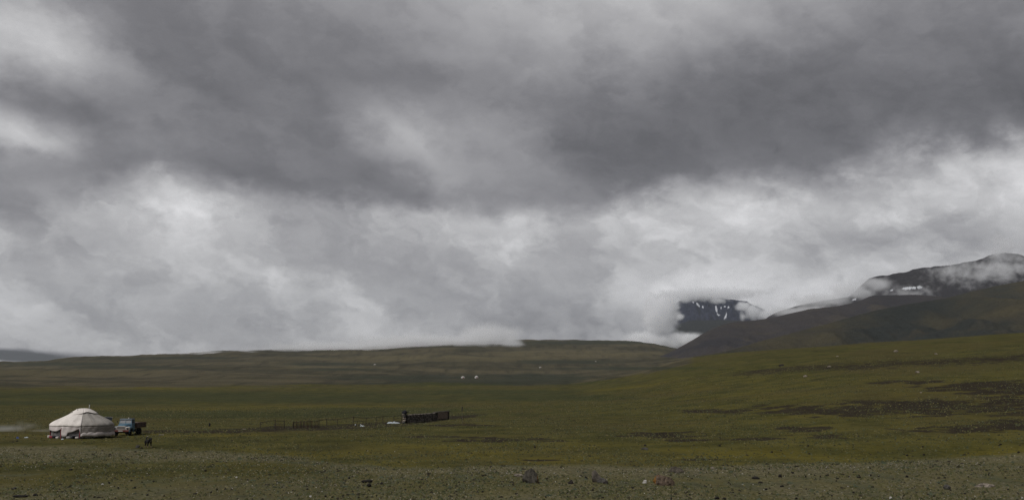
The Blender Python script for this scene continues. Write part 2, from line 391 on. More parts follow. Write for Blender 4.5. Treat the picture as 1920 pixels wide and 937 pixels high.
# stony ground with thin turf
g_mask = n.rng(n.math('ADD', za[0], n.math('ADD', n.math('MULTIPLY_ADD', n_tuft, 0.9, -0.45), n.math('MULTIPLY_ADD', n_patch, 1.2, -0.6))), 0.25, 0.90)
grav = n.mix(n.rng(n_fine, 0.40, 0.70), rgb(0.066, 0.062, 0.036), rgb(0.180, 0.162, 0.112))
turf = n.mix(n.rng(n_hum, 0.45, 0.62), rgb(0.086, 0.078, 0.038), rgb(0.080, 0.086, 0.054))
c = n.mix(n.rng(za[0], 0.05, 0.25, 0.0, 0.85), c, turf)
c = n.mix(n.math('MULTIPLY', g_mask, 0.9), c, grav)
d_in = n.math('ADD', n.math('MULTIPLY_ADD', n_hum, 1.5, -0.75), n.math('MULTIPLY_ADD', n_patch, 1.3, -0.65))
d_mask = n.rng(n.math('ADD', za[1], n.math('ADD', d_in, n.math('MULTIPLY_ADD', n_tuft, 0.8, -0.4))), 0.40, 0.95)
c = n.mix(d_mask, c, n.mix(n.rng(n_tuft, 0.5, 0.75), rgb(0.023, 0.018, 0.013), rgb(0.056, 0.047, 0.032)))
# tussocks, dry straw and bare specks
c = n.mix(n.rng(n_run, 0.50, 0.66, 0.0, 0.45), c, n.mix(1.0, c, rgb(0.6, 0.6, 0.62), blend='MULTIPLY'))
c = n.mix(n.rng(n_hum, 0.50, 0.70, 0.0, 0.6), c, n.mix(1.0, c, rgb(0.55, 0.55, 0.55), blend='MULTIPLY'))
c = n.mix(n.rng(n_tuft, 0.50, 0.72, 0.0, 0.75), c, n.mix(1.0, c, rgb(0.45, 0.45, 0.45), blend='MULTIPLY'))
c = n.mix(n.rng(n_fine, 0.55, 0.75, 0.0, 0.6), c, n.mix(1.0, c, rgb(1.8, 1.75, 1.7), blend='MULTIPLY'))
c = n.mix(1.0, c, rgb(0.97, 0.95, 0.82), blend='MULTIPLY')
hgt = n.math('ADD', n.math('MULTIPLY', n_tuft, 0.8), n.math('MULTIPLY', n_fine, 0.3))
finish(n, c, 1.0, bump(n, hgt, 0.8, 0.18), 0.05)
ground = link('ground', gm, m_ground, kind='structure')

# ------------------------------------------------------------------ grass tussocks, too many to count
def tussocks(name, N, d0, d1, hmin, hmax, seed, pal=None, prob=None, wide=(0.5, 1.6), stony=False):
    r = np.random.default_rng(seed)
    az = r.uniform(R(-36), R(36), N); d = np.exp(r.uniform(math.log(d0), math.log(d1), N))
    x, y = d * np.sin(az), d * np.cos(az); z = ground_z(x, y)
    keep = r.random(N) < np.clip(0.55 + 1.3 * fbm(x / 14, y / 20, 3, 77), 0.12, 1)
    if stony:
        qx, qy = to_px(x, y, z); gt = np.interp(qx, [-300, 0, 250, 420, 560, 640, 760, 900, 1200, 1400, 1600, 1750, 1920, 2300], [838, 836, 838, 846, 856, 868, 878, 872, 873, 872, 866, 856, 848, 842])
        keep &= (qy > gt + 4 * r.normal(0, 1, N)) & (r.random(N) < np.clip(0.3 + 0.9 * np.exp(-((qy - gt - 9) / 9) ** 2), 0, 1))
    x, y, z, d = x[keep], y[keep], z[keep], d[keep]; N = len(x)
    h = r.uniform(hmin, hmax, N) * (0.6 + 0.4 * np.clip(d / 150, 0.4, 2.4)); wd = h * r.uniform(*wide, N)
    V = np.zeros((N, 5, 3)); th = r.uniform(0, np.pi, N)
    for k, (sx, sz) in enumerate([(-1, 0), (1, 0)]):
        V[:, k, 0] = x + sx * wd * np.cos(th); V[:, k, 1] = y + sx * wd * np.sin(th); V[:, k, 2] = z - 0.03
    V[:, 2, 0] = x - wd * np.sin(th); V[:, 2, 1] = y + wd * np.cos(th); V[:, 2, 2] = z - 0.03
    V[:, 3, 0] = x + wd * np.sin(th); V[:, 3, 1] = y - wd * np.cos(th); V[:, 3, 2] = z - 0.03
    V[:, 4, 0] = x + r.normal(0, 0.25, N) * wd; V[:, 4, 1] = y + r.normal(0, 0.25, N) * wd; V[:, 4, 2] = z + h
    base = (np.arange(N) * 5)[:, None]
    T = np.concatenate([base + np.array([[0, 3, 4]]), base + np.array([[3, 1, 4]]), base + np.array([[1, 2, 4]]), base + np.array([[2, 0, 4]])], 0)
    me = bpy.data.meshes.new(name)
    me.vertices.add(N * 5); me.vertices.foreach_set('co', V.reshape(-1).astype(np.float32))
    me.loops.add(T.size); me.loops.foreach_set('vertex_index', T.reshape(-1).astype(np.int32))
    me.polygons.add(len(T)); me.polygons.foreach_set('loop_start', (np.arange(len(T)) * 3).astype(np.int32))
    me.update(calc_edges=True)
    if pal is None: pal, prob = [[0.070, 0.068, 0.028], [0.050, 0.054, 0.024], [0.110, 0.098, 0.046], [0.034, 0.030, 0.020], [0.072, 0.080, 0.046]], [0.38, 0.24, 0.16, 0.12, 0.10]
    pal = np.array(pal)
    pick = r.choice(len(pal), N, p=prob); c = np.ones((N, 5, 4), np.float32)
    c[:, :, :3] = (pal[pick] * r.uniform(0.6, 1.05, (N, 1)))[:, None, :]
    at = me.attributes.new('tint', 'FLOAT_COLOR', 'POINT'); at.data.foreach_set('color', c.reshape(-1))
    return me
m_tuft, n = new_mat('tussock_grass')
finish(n, n.add('ShaderNodeAttribute', attribute_name='tint').outputs['Color'], 1.0, None, 0.05)
o = link('grass', tussocks('grass', 150000, 50, 420, 0.05, 0.16, 5), m_tuft, kind='stuff')
o['label'] = 'short tussocks of olive steppe grass covering the plain and slope'
o = link('cushion_plants', tussocks('cushion_plants', 5000, 50, 130, 0.07, 0.16, 8, [[0.060, 0.072, 0.046], [0.046, 0.052, 0.026], [0.088, 0.078, 0.040], [0.022, 0.019, 0.014]], [0.4, 0.25, 0.15, 0.2], (1.2, 3.2), True), m_tuft, kind='stuff')
o['label'] = 'low grey green cushion plants dotted over the foreground turf'
o = link('gravel', tussocks('gravel', 90000, 50, 125, 0.025, 0.07, 6, [[0.20, 0.185, 0.15], [0.11, 0.10, 0.08], [0.05, 0.046, 0.04], [0.36, 0.34, 0.29]], [0.40, 0.34, 0.21, 0.05], (0.9, 2.0), True), m_tuft, kind='stuff')
o['label'] = 'fine grey gravel strewn over the foreground turf'

# ------------------------------------------------------------------ hills and mountains, each a landform of its own
def landform(name, crest, d_front, d_back, base_y, mat, rel=0.05, freq=1.0, seed=0, nx=300, nd=120, power=1.0, gully=1.0, snow=(), crag=0.007):
    """crest: (picture column, picture row, distance of the crest) from left to right"""
    xs = np.array([c[0] for c in crest], float)
    azs = np.array([px_dir(c[0], c[1])[0] for c in crest]); te = np.array([math.tan(px_dir(c[0], c[1])[1]) for c in crest])
    ds = np.array([c[2] for c in crest], float)
    az = np.linspace(azs[0], azs[-1], nx)
    tc_, dc = pchip(azs, te, az), pchip(azs, ds, az)
    tb = math.tan(px_dir(960, base_y)[1])
    s = np.linspace(0, 1, nd)
    S, AZ = np.meshgrid(s, az, indexing='ij')
    DC, TC = dc[None, :], tc_[None, :]
    DF = DC - d_front; DB = DC + d_back
    k = 0.68
    Dm = np.where(S < k, DF + (DC - DF) * (S / k), DC + (DB - DC) * (S - k) / (1 - k))
    zc = CAMZ + DC * TC; zb_ = CAMZ + DF * tb - 30
    t = np.clip(S / k, 0, 1)
    prof = (1 - (1 - t) ** 1.6) * (1 - power) + power * t ** 1.15
    tb2 = np.clip((S - k) / (1 - k), 0, 1)
    Z = np.where(S < k, zb_ + (zc - zb_) * prof, zc + (zb_ - zc) * tb2 ** 1.5)
    X, Y = Dm * np.sin(AZ), Dm * np.cos(AZ)
    hgt = np.maximum(zc - zb_, 1)
    q = 1.0 / (0.18 * DC.mean()) * freq
    wgt = np.clip(4 * t * (1 - t), 0, 1) ** 0.75
    nz = fbm(X * q, Y * q, 6, seed) - gully * np.abs(fbm(X * q * 1.7 + 3, Y * q * 0.9, 5, seed + 50)) * 1.2
    Z = Z + hgt * rel * nz * wgt + hgt * crag * fbm(X * q * 6, Y * q * 6, 4, seed + 9)
    px, py = to_px(X, Y, Z); sn = np.zeros_like(X); wob_ = fbm(px / 5, py / 4, 3, seed + 3)
    for x, y, rx, ry, rot in snow:
        c_, s_ = math.cos(R(rot)), math.sin(R(rot)); dx_, dy_ = px - x, y - py
        q_ = ((dx_ * c_ + dy_ * s_) / rx) ** 2 + ((-dx_ * s_ + dy_ * c_) / ry) ** 2 + 0.8 * wob_
        sn = np.maximum(sn, (1 - smooth(0.75, 1.15, q_)) * (S < k))
    return link(name, grid_mesh(name, np.stack([X, Y, Z], -1), {'snow': np.stack([sn] * 3, -1)}), mat, kind='structure')

def hill_mat(name, c1, c2, c3, scale, snow=None, rock=0.0):
    m, n = new_mat(name)
    pos = n.add('ShaderNodeNewGeometry').outputs['Position']
    a = n.noise(pos, scale, 7.0, 0.6); b = n.noise(n.vmath('ADD', pos, (900, 40, 7)), scale * 4.5, 6.0, 0.65)
    f = n.noise(pos, scale * 40, 4.0, 0.6)
    c = n.mix(n.rng(a, 0.38, 0.62), c1, c2)
    c = n.mix(n.rng(b, 0.48, 0.68), c, c3)
    c = n.mix(n.rng(f, 0.35, 0.7, 0.0, 0.5), c, n.mix(1.0, c, rgb(0.6, 0.6, 0.6), blend='MULTIPLY'))
    sn = n.sep(n.add('ShaderNodeAttribute', attribute_name='snow').outputs['Color'])[0]
    sn = n.rng(n.math('ADD', sn, n.math('MULTIPLY_ADD', n.noise(pos, scale * 22, 4.0, 0.65), 1.5, -0.75)), 0.35, 0.95, 0.0, 0.9)
    c = n.mix(n.math('MULTIPLY', sn, n.rng(n.sep(n.add('ShaderNodeAttribute', attribute_name='snow').outputs['Color'])[0], 0.02, 0.3)), c, rgb(0.50, 0.52, 0.55))
    finish(n, c, 1.0, bump(n, n.math('ADD', b, n.math('MULTIPLY', f, 0.25)), 0.6, 0.06 / scale), 0.05)
    return m

m_hillA = hill_mat('grassy_hill', rgb(0.056, 0.049, 0.030), rgb(0.025, 0.028, 0.026), rgb(0.043, 0.039, 0.029), 0.004)
m_hillB = hill_mat('brown_hill', rgb(0.043, 0.038, 0.037), rgb(0.030, 0.029, 0.033), rgb(0.052, 0.045, 0.037), 0.003)
m_mtnC = hill_mat('dark_scree', rgb(0.022, 0.020, 0.023), rgb(0.030, 0.028, 0.030), rgb(0.018, 0.017, 0.021), 0.003)
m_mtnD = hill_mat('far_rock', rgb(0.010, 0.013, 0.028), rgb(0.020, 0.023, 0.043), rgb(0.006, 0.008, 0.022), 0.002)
m_farE = hill_mat('far_slope', rgb(0.022, 0.024, 0.023), rgb(0.028, 0.028, 0.026), rgb(0.018, 0.020, 0.021), 0.002)

landform('grassy_hill', [(1300, 668, 1250), (1355, 659, 1300), (1424, 640, 1400), (1519, 615, 1500), (1585, 597, 1560), (1657, 578, 1600), (1730, 565, 1620), (1789, 558, 1620),
                         (1850, 557, 1600), (1920, 562, 1560), (2100, 590, 1500), (2500, 640, 1400)], 560, 700, 690, m_hillA, 0.20, 1.3, 100)
landform('high_grassy_hill', [(1640, 620, 2150), (1700, 585, 2150), (1760, 563, 2150), (1840, 542, 2200), (1920, 526, 2250), (2050, 505, 2300), (2300, 490, 2300), (2700, 520, 2300)], 700, 900, 700, m_hillA, 0.16, 1.3, 130)
landform('brown_hill', [(1235, 668, 2500), (1256, 660, 2520), (1293, 640, 2560), (1329, 619, 2600), (1373, 604, 2650), (1424, 599, 2700), (1475, 589, 2750), (1530, 577, 2800), (1566, 574, 2850), (1606, 566, 2900),
                        (1643, 553, 2950), (1700, 552, 3000), (1800, 560, 3000), (1960, 580, 3000), (2300, 620, 3000)], 1000, 1200, 690, m_hillB, 0.16, 1.5, 160)
landform('dark_mountain', [(1560, 590, 4000), (1600, 548, 4050), (1639, 519, 4100), (1679, 513, 4100), (1730, 502, 4150), (1789, 495, 4200), (1832, 487, 4200), (1865, 476, 4250), (1894, 474, 4250), (1925, 479, 4300),
                           (2050, 470, 4300), (2300, 500, 4300), (2600, 540, 4300)], 1300, 1500, 690, m_mtnC, 0.17, 2.0, 190, 900, 300, crag=0.014, snow=[(1704, 540, 15, 3.2, 6), (1724, 538.5, 5, 3, 0), (1671, 544, 3.5, 1.6, 0), (1602, 561, 5, 1.6, 20)])
landform('far_ridge', [(1380, 650, 5300), (1420, 612, 5300), (1446, 590, 5300), (1482, 577, 5300), (1522, 567, 5300), (1592, 556, 5300), (1680, 540, 5300), (1800, 560, 5300)], 900, 900, 660, m_mtnC, 0.05, 2.0, 220)
landform('far_slope', [(1240, 660, 5900), (1258, 628, 5900), (1275, 607, 5900), (1304, 600, 5900), (1366, 600, 5900), (1420, 604, 5900), (1500, 620, 5900)], 900, 800, 670, m_farE, 0.05, 2.0, 250)
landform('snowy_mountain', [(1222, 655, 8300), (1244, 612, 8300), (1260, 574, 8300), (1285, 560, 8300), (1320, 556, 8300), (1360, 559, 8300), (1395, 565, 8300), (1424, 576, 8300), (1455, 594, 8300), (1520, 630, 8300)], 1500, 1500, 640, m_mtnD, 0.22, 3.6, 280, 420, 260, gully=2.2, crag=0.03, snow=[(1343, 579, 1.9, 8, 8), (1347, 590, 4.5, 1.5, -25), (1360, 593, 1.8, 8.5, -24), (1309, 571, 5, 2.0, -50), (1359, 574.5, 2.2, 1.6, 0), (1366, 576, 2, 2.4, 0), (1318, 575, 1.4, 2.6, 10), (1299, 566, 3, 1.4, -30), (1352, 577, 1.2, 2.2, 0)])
# ------------------------------------------------------------------ builders for things
def tint_mat(name, base, var=0.25, scale=3.0, rough=0.85, stain=None, metal=0.0, bmp=0.0, spec=0.2):
    m, n = new_mat(name)
    p = n.add('ShaderNodeTexCoord').outputs['Object']
    a = n.noise(p, scale, 5.0, 0.6); b = n.noise(p, scale * 7, 4.0, 0.6)
    lo = rgb(*(c * (1 - var) for c in base)); hi = rgb(*(min(1, c * (1 + var)) for c in base))
    c = n.mix(n.rng(n.math('ADD', n.math('MULTIPLY', a, 0.7), n.math('MULTIPLY', b, 0.3)), 0.35, 0.65), lo, hi)
    if stain: c = n.mix(n.rng(n.noise(p, scale * 1.7, 6.0, 0.65), 0.54, 0.68, 0.0, 0.85), c, rgb(*stain))
    bs = finish(n, c, rough, bump(n, n.math('ADD', a, b), bmp, 0.05) if bmp else None, spec)
    bs.inputs['Metallic'].default_value = metal
    return m

def box(bm, c, s, rz=0.0, rx=0.0, ry=0.0, bevel=0.0, taper=None):
    r = bmesh.ops.create_cube(bm, size=1.0); vs_ = r['verts']
    for v in vs_:
        if taper and v.co.z > 0: v.co.x *= taper[0]; v.co.y *= taper[1]
        v.co = Vector((v.co.x * s[0], v.co.y * s[1], v.co.z * s[2]))
    M = Matrix.Translation(c) @ Matrix.Rotation(rz, 4, 'Z') @ Matrix.Rotation(rx, 4, 'X') @ Matrix.Rotation(ry, 4, 'Y')
    bmesh.ops.transform(bm, matrix=M, verts=vs_)
    if bevel:
        es = list({e for v in vs_ for e in v.link_edges})
        bmesh.ops.bevel(bm, geom=es, offset=bevel, segments=2, affect='EDGES', profile=0.6)

def tube(bm, p0, p1, r0, r1=None, seg=8):
    p0, p1 = Vector(p0), Vector(p1); r1 = r0 if r1 is None else r1
    L = (p1 - p0).length
    M = Matrix.Translation((p0 + p1) / 2) @ (p1 - p0).to_track_quat('Z', 'Y').to_matrix().to_4x4()
    bmesh.ops.create_cone(bm, cap_ends=True, segments=seg, radius1=r0, radius2=r1, depth=L, matrix=M)

def sheet(bm, rows):
    """rows of points joined into a skin"""
    V = [[bm.verts.new(p) for p in r] for r in rows]
    for a, b in zip(V[:-1], V[1:]):
        for i in range(len(a) - 1): bm.faces.new((a[i], a[i + 1], b[i + 1], b[i]))
    return V

def lathe(bm, prof, a0=0.0, a1=2 * math.pi, seg=48, fn=None):
    rows = []
    for r, z in prof:
        row = []
        for i in range(seg + 1):
            a = a0 + (a1 - a0) * i / seg
            rr, zz = fn(r, z, a) if fn else (r, z)
            row.append((rr * math.sin(a), -rr * math.cos(a), zz))
        rows.append(row)
    sheet(bm, rows)

def part(name, bm, mat, parent=None, smooth_shade=False, solid=0.0):
    bmesh.ops.recalc_face_normals(bm, faces=bm.faces[:])
    me = bpy.data.meshes.new(name); bm.to_mesh(me); bm.free()
    if smooth_shade:
        me.polygons.foreach_set('use_smooth', np.ones(len(me.polygons), bool))
    o = link(name, me, mat, parent)
    if solid:
        md = o.modifiers.new('thickness', 'SOLIDIFY'); md.thickness = solid; md.offset = 0
    return o

def BM(): return bmesh.new()
def tag(o, label, cat, group=None):
    o['label'] = label; o['category'] = cat
    if group: o['group'] = group
    return o
def thing(name, label, cat, loc, rz=0.0, group=None, scale=1.0):
    o = bpy.data.objects.new(name, None); col.objects.link(o); o.empty_display_size = 0.3
    o.location = loc; o.rotation_euler = (0, 0, rz); o.scale = (scale,) * 3
    return tag(o, label, cat, group)
def dup(root, loc, label, rz=0.0, scale=1.0, group=None):
    r = root.copy(); col.objects.link(r); r.location = loc; r.rotation_euler = (0, 0, rz); r.scale = (scale,) * 3; r['label'] = label
    if group: r['group'] = group
    for ch in root.children:
        c_ = ch.copy(); col.objects.link(c_); c_.parent = r
        for g in ch.children:
            d_ = g.copy(); col.objects.link(d_); d_.parent = c_
    return r

M_felt = tint_mat('pale_felt', (0.58, 0.54, 0.50), 0.10, 0.9, 0.95, (0.43, 0.40, 0.36), bmp=0.3)
M_felt2 = tint_mat('grey_felt_shaded', (0.255, 0.238, 0.215), 0.14, 1.2, 0.95, (0.24, 0.215, 0.19), bmp=0.4)  # greyer right roof felt, darkened further to put its shaded side into the colour
M_felt3 = tint_mat('wall_felt', (0.238, 0.215, 0.197), 0.15, 1.0, 0.95, (0.22, 0.195, 0.175), bmp=0.3)  # wall felt tone, lowered as well for the shaded right half
M_canvas = tint_mat('white_canvas', (0.449, 0.409, 0.389), 0.14, 1.4, 0.9, (0.42, 0.33, 0.32))
M_rope = tint_mat('hair_rope', (0.16, 0.145, 0.125), 0.2, 5.0)
M_lath = tint_mat('willow_lath', (0.277, 0.264, 0.257), 0.3, 3.0)
M_red = tint_mat('red_paint', (0.158, 0.023, 0.030), 0.3, 3.0)
M_clothshade = tint_mat('dark_cloth_and_shade', (0.012, 0.012, 0.016), 0.3, 4.0)  # dark sacks and rags, and the painted shade inside the tent
M_steel = tint_mat('stovepipe_steel', (0.224, 0.224, 0.205), 0.2, 4.0, 0.55, metal=0.3)
M_sootshade = tint_mat('soot_and_shade', (0.013, 0.013, 0.013), 0.3, 4.0)  # sooty pipe cap, dog's eyes and nose, and the painted shade of the smoke gap
M_blue = tint_mat('blue_enamel', (0.050, 0.109, 0.155), 0.16, 1.6, 0.5, (0.10, 0.14, 0.16), spec=0.4)
M_roofgrey = tint_mat('faded_blue', (0.106, 0.132, 0.152), 0.16, 2.0, 0.6, spec=0.3)
M_white = tint_mat('white_enamel', (0.330, 0.310, 0.284), 0.16, 3.0, 0.5, (0.33, 0.20, 0.16), spec=0.4)
M_glass = tint_mat('dusty_glass', (0.036, 0.043, 0.050), 0.3, 2.0, 0.25, spec=0.5)
M_tyre = tint_mat('tyre_rubber', (0.009, 0.009, 0.009), 0.25, 5.0, 0.9)
M_chassis = tint_mat('black_steel', (0.010, 0.009, 0.009), 0.3, 4.0, 0.7)
M_bed = tint_mat('bed_boards', (0.069, 0.045, 0.036), 0.3, 2.5, 0.9, (0.15, 0.12, 0.10))
M_bedin = tint_mat('bare_boards', (0.198, 0.165, 0.139), 0.2, 2.5)
M_bumper = tint_mat('red_bumper', (0.106, 0.033, 0.026), 0.25, 3.0, 0.6)
M_wood = tint_mat('grey_timber', (0.036, 0.028, 0.022), 0.35, 4.0)
M_rust = tint_mat('red_brown_timber', (0.050, 0.030, 0.024), 0.35, 4.0)
M_dung = tint_mat('dried_dung', (0.013, 0.011, 0.009), 0.4, 12.0, bmp=0.6)
M_wall = tint_mat('stacked_dung_and_stone', (0.07, 0.06, 0.05), 0.5, 3.0, bmp=0.8)
M_wallstone = tint_mat('wall_stone', (0.16, 0.14, 0.115), 0.5, 3.0, bmp=0.8)
M_panel = tint_mat('weathered_panel', (0.17, 0.13, 0.10), 0.3, 3.0, stain=(0.10, 0.072, 0.056))
M_plastic = tint_mat('white_plastic', (0.343, 0.376, 0.396), 0.12, 4.0, 0.5)
M_bluebag = tint_mat('blue_plastic', (0.033, 0.066, 0.211), 0.2, 4.0, 0.5)
M_cell = tint_mat('solar_cells', (0.015, 0.017, 0.022), 0.2, 3.0, 0.35)
M_alu = tint_mat('aluminium', (0.231, 0.238, 0.244), 0.15, 3.0, 0.5, metal=0.5)

# ------------------------------------------------------------------ the big felt tent
P = hit(154, 819.0)
GD = math.hypot(P.x, P.y); gaz = math.atan2(P.x, P.y)
GS = GD * math.cos(gaz) / F                 # metres for one photograph pixel upright there
GRr = 59 * GS * math.cos(gaz)               # radius
HH = 51.5 * GS                              # height of the crown
ger = thing('felt_tent', 'large pale felt tent with a stovepipe beside the blue truck', 'tent', P, -gaz)
def wob(r, z, a):
    s = 0.018 * math.sin(5 * a + z * 2) + 0.014 * math.sin(13 * a + 1.3 * z) + 0.008 * math.sin(29 * a - 4 * z)
    return r * (1 + s * 0.6), z + 0.03 * math.sin(7 * a) * min(1, z)
WH = 0.43 * HH
roofp = [(1.0, 0.40), (1.004, 0.435), (0.985, 0.48), (0.93, 0.535), (0.85, 0.59), (0.74, 0.65), (0.62, 0.71), (0.50, 0.775), (0.39, 0.84), (0.30, 0.90), (0.22, 0.95)]
roofp = [(r * GRr, z * HH) for r, z in roofp]
def ribbed(r, z, a):                        # roof felt sags between the poles
    t = (z - 0.4 * HH) / (0.6 * HH); k = math.sin(math.pi * min(max(t, 0), 1))
    rr, zz = wob(r, z, a)
    return rr, zz - 0.05 * k * abs(math.sin(a * 9)) - 0.04 * k * math.sin(a * 3 + 1)
SEAM = R(-4)
bm = BM(); lathe(bm, roofp, SEAM, R(260), 84, ribbed); part('roof_felt', bm, M_felt2, ger, True, 0.03)
bm = BM(); lathe(bm, [(r * 1.012 + 0.02, z + 0.035) for r, z in roofp], R(-100), SEAM + R(1.5), 40, ribbed)
part('roof_felt', bm, M_felt, ger, True, 0.03)['label'] = 'bright pale roof felt over the left half'
# darker patch edge between roof felts: the tie line running up the roof
for a in (R(18), R(52)):
    bm = BM()
    pr = [Vector((ribbed(r, z, a)[0] * math.sin(a), -ribbed(r, z, a)[0] * math.cos(a), ribbed(r, z, a)[1] + 0.03)) for r, z in roofp[3:]]
    for p, q in zip(pr[:-1], pr[1:]): tube(bm, p, q, 0.022, None, 5)
    part('tie_rope', bm, M_rope, ger)
# crown cover: scalloped square of pale felt hanging over the smoke ring
crp = [(0.0, 1.0), (0.08, 0.998), (0.16, 0.985), (0.23, 0.955), (0.31, 0.905), (0.40, 0.845), (0.47, 0.80)]
def scallop(r, z, a):
    k = (r / GRr / 0.47) ** 3; s = 0.5 + 0.5 * math.cos(4 * (a - R(20)))
    rr = r * (1 - 0.20 * k * s); zz = z + 0.16 * k * s * HH * 0.47 + 0.055
    return rr, zz + 0.012 * math.sin(9 * a) * k
bm = BM(); lathe(bm, [(r * GRr, z * HH) for r, z in crp], 0, 2 * math.pi, 64, scallop); part('crown_cover', bm, M_felt, ger, True, 0.025)
bm = BM()                                   # folded corner with the dark smoke gap left of the crown
box(bm, (-0.17 * GRr, -0.10 * GRr, 0.968 * HH), (0.42, 0.3, 0.10), 0.3, 0, R(18), 0.03); part('smoke_flap', bm, M_felt, ger, True)
bm = BM(); box(bm, (-0.17 * GRr, -0.14 * GRr, 0.945 * HH), (0.30, 0.28, 0.10), 0.3, 0, R(24)); part('smoke_hole_shade', bm, M_sootshade, ger)  # solid black block painted as the shade in the open gap
bm = BM(); tube(bm, (0.17 * GRr, 0.02, 0.92 * HH), (0.17 * GRr, 0.02, 1.155 * HH), 0.065, 0.06, 12)
pipe = part('stove_pipe', bm, M_steel, ger, True)
bm = BM(); tube(bm, (0.17 * GRr, 0.02, 1.155 * HH), (0.17 * GRr, 0.02, 1.185 * HH), 0.08, 0.05, 12); part('pipe_cap', bm, M_sootshade, pipe)
# wall felt, hitched up at two places on the left
def hem(a):
    x = math.degrees(a)
    pts_ = [(-180, 0.10), (-92, 0.10), (-88, 0.22), (-80, 0.27), (-62, 0.24), (-50, 0.24), (-42, 0.31), (-39, 0.06), (-29, 0.05), (-27, 0.17), (-18, 0.22), (-5, 0.335), (-3.5, 0.05), (180, 0.05)]
    return float(np.interp(x, [q[0] for q in pts_], [q[1] for q in pts_])) * HH
rows = []
for t in np.linspace(0, 1, 7):
    row = []
    for i in range(181):
        a = R(-180 + 2 * i); z0 = hem(a); z = z0 + (0.42 * HH - z0) * t
        rr, zz = wob(GRr * (0.985 + 0.012 * z / (0.42 * HH)), z, a)
        row.append((rr * math.sin(a), -rr * math.cos(a), zz))
    rows.append(row)
bm = BM(); sheet(bm, rows[:]); part('wall_felt', bm, M_felt3, ger, True, 0.03)
rows = []
for t in np.linspace(0, 1, 6):
    row = []
    for i in range(60):
        a = R(-96 + 93 * i / 59); z0 = hem(a) + 0.01; z = z0 + (0.42 * HH - z0) * t
        rr, zz = wob(GRr * 1.012, z, a); row.append((rr * math.sin(a), -rr * math.cos(a), zz))
    rows.append(row)
bm = BM(); sheet(bm, rows); part('wall_cover', bm, M_canvas, ger, True, 0.02)
# skirt round the foot on the right, ropes round the wall
rows = [[(GRr * k * math.sin(R(a)), -GRr * k * math.cos(R(a)), z * HH + 0.04 * math.sin(a * 0.21) + 0.03 * math.sin(a * 0.5)) for a in range(-3, 150, 3)] for k, z in ((1.0, 0.20), (1.022, 0.14), (1.035, 0.07))]
bm = BM(); sheet(bm, rows); part('wall_skirt', bm, M_canvas, ger, True, 0.02)
for z, a0, a1 in ((0.345, -3, 260), (0.215, -3, 200)):
    bm = BM(); prev = None
    for i in range(73):
        a = R(a0 + (a1 - a0) * i / 72); rr, zz = wob(GRr * 1.03, z * HH, a)
        p = Vector((rr * math.sin(a), -rr * math.cos(a), zz + 0.02 * math.sin(11 * a)))
        if prev is not None: tube(bm, prev, p, 0.025, None, 5)
        prev = p
    part('wall_rope', bm, M_rope, ger)
# trellis wall behind the hitched felt, red posts and a dark sheet for the interior shade
bm = BM()
for i in range(64):
    a = R(-112 + i * 2.0)
    for s in (1, -1):
        b = a + s * R(13); r_ = GRr * (0.955 + 0.008 * s)
        tube(bm, (r_ * math.sin(a), -r_ * math.cos(a), 0.02), (r_ * math.sin(b), -r_ * math.cos(b), 0.40 * HH), 0.024, None, 4)
part('trellis_wall', bm, M_lath, ger)
for a in (-90, -41, -4.5):
    bm = BM(); q = R(a); tube(bm, (GRr * .99 * math.sin(q), -GRr * .99 * math.cos(q), 0.02), (GRr * .99 * math.sin(q), -GRr * .99 * math.cos(q), 0.36 * HH), 0.07, None, 6)
    part('red_post', bm, M_red, ger)
bm = BM(); lathe(bm, [(GRr * 0.90, 0.0), (GRr * 0.90, 0.40 * HH)], R(-115), R(5), 40); part('interior_shade', bm, M_clothshade, ger, False, 0.02)  # near-black sheet behind the trellis, painting the unlit interior
for i, (a, s, mt) in enumerate([(-82, 0.5, M_canvas), (-66, 0.45, M_red), (-54, 0.5, M_clothshade), (-47, 0.36, M_canvas), (-24, 0.4, M_lath), (-14, 0.5, M_clothshade), (-9, 0.34, M_canvas)]):
    bm = BM(); q = R(a); box(bm, (GRr * 1.03 * math.sin(q), -GRr * 1.03 * math.cos(q), s * 0.32), (s * 1.1, s * 0.6, s * 0.62), q + 0.4 * (i % 3), 0.2 * (i % 2), 0, 0.06)
    o = tag(part('bundle', bm, mt, None, True), ['grey cloth bundle at the far left foot of the felt tent', 'dark red bundle at the left foot of the felt tent', 'dark sack under the left hitched felt of the tent', 'pale bundle beside the dark sack at the tent foot',
            'pale slatted bundle under the right hitched felt of the tent', 'dark sack under the right hitched felt of the tent', 'pale cloth bundle beside the tent seam'][i], 'bundle')
    o.matrix_world = Matrix.Translation(P) @ Matrix.Rotation(-gaz, 4, 'Z')
bm = BM(); box(bm, (0, 0, 0.10), (1.7, 0.25, 0.12), 0.1, 0, R(-5), 0.03)
o = tag(part('board', bm, M_canvas), 'pale board lying at the front foot of the felt tent', 'board'); q = hit(181, 819.5); o.location = q; o.rotation_euler = (0, 0, -gaz)

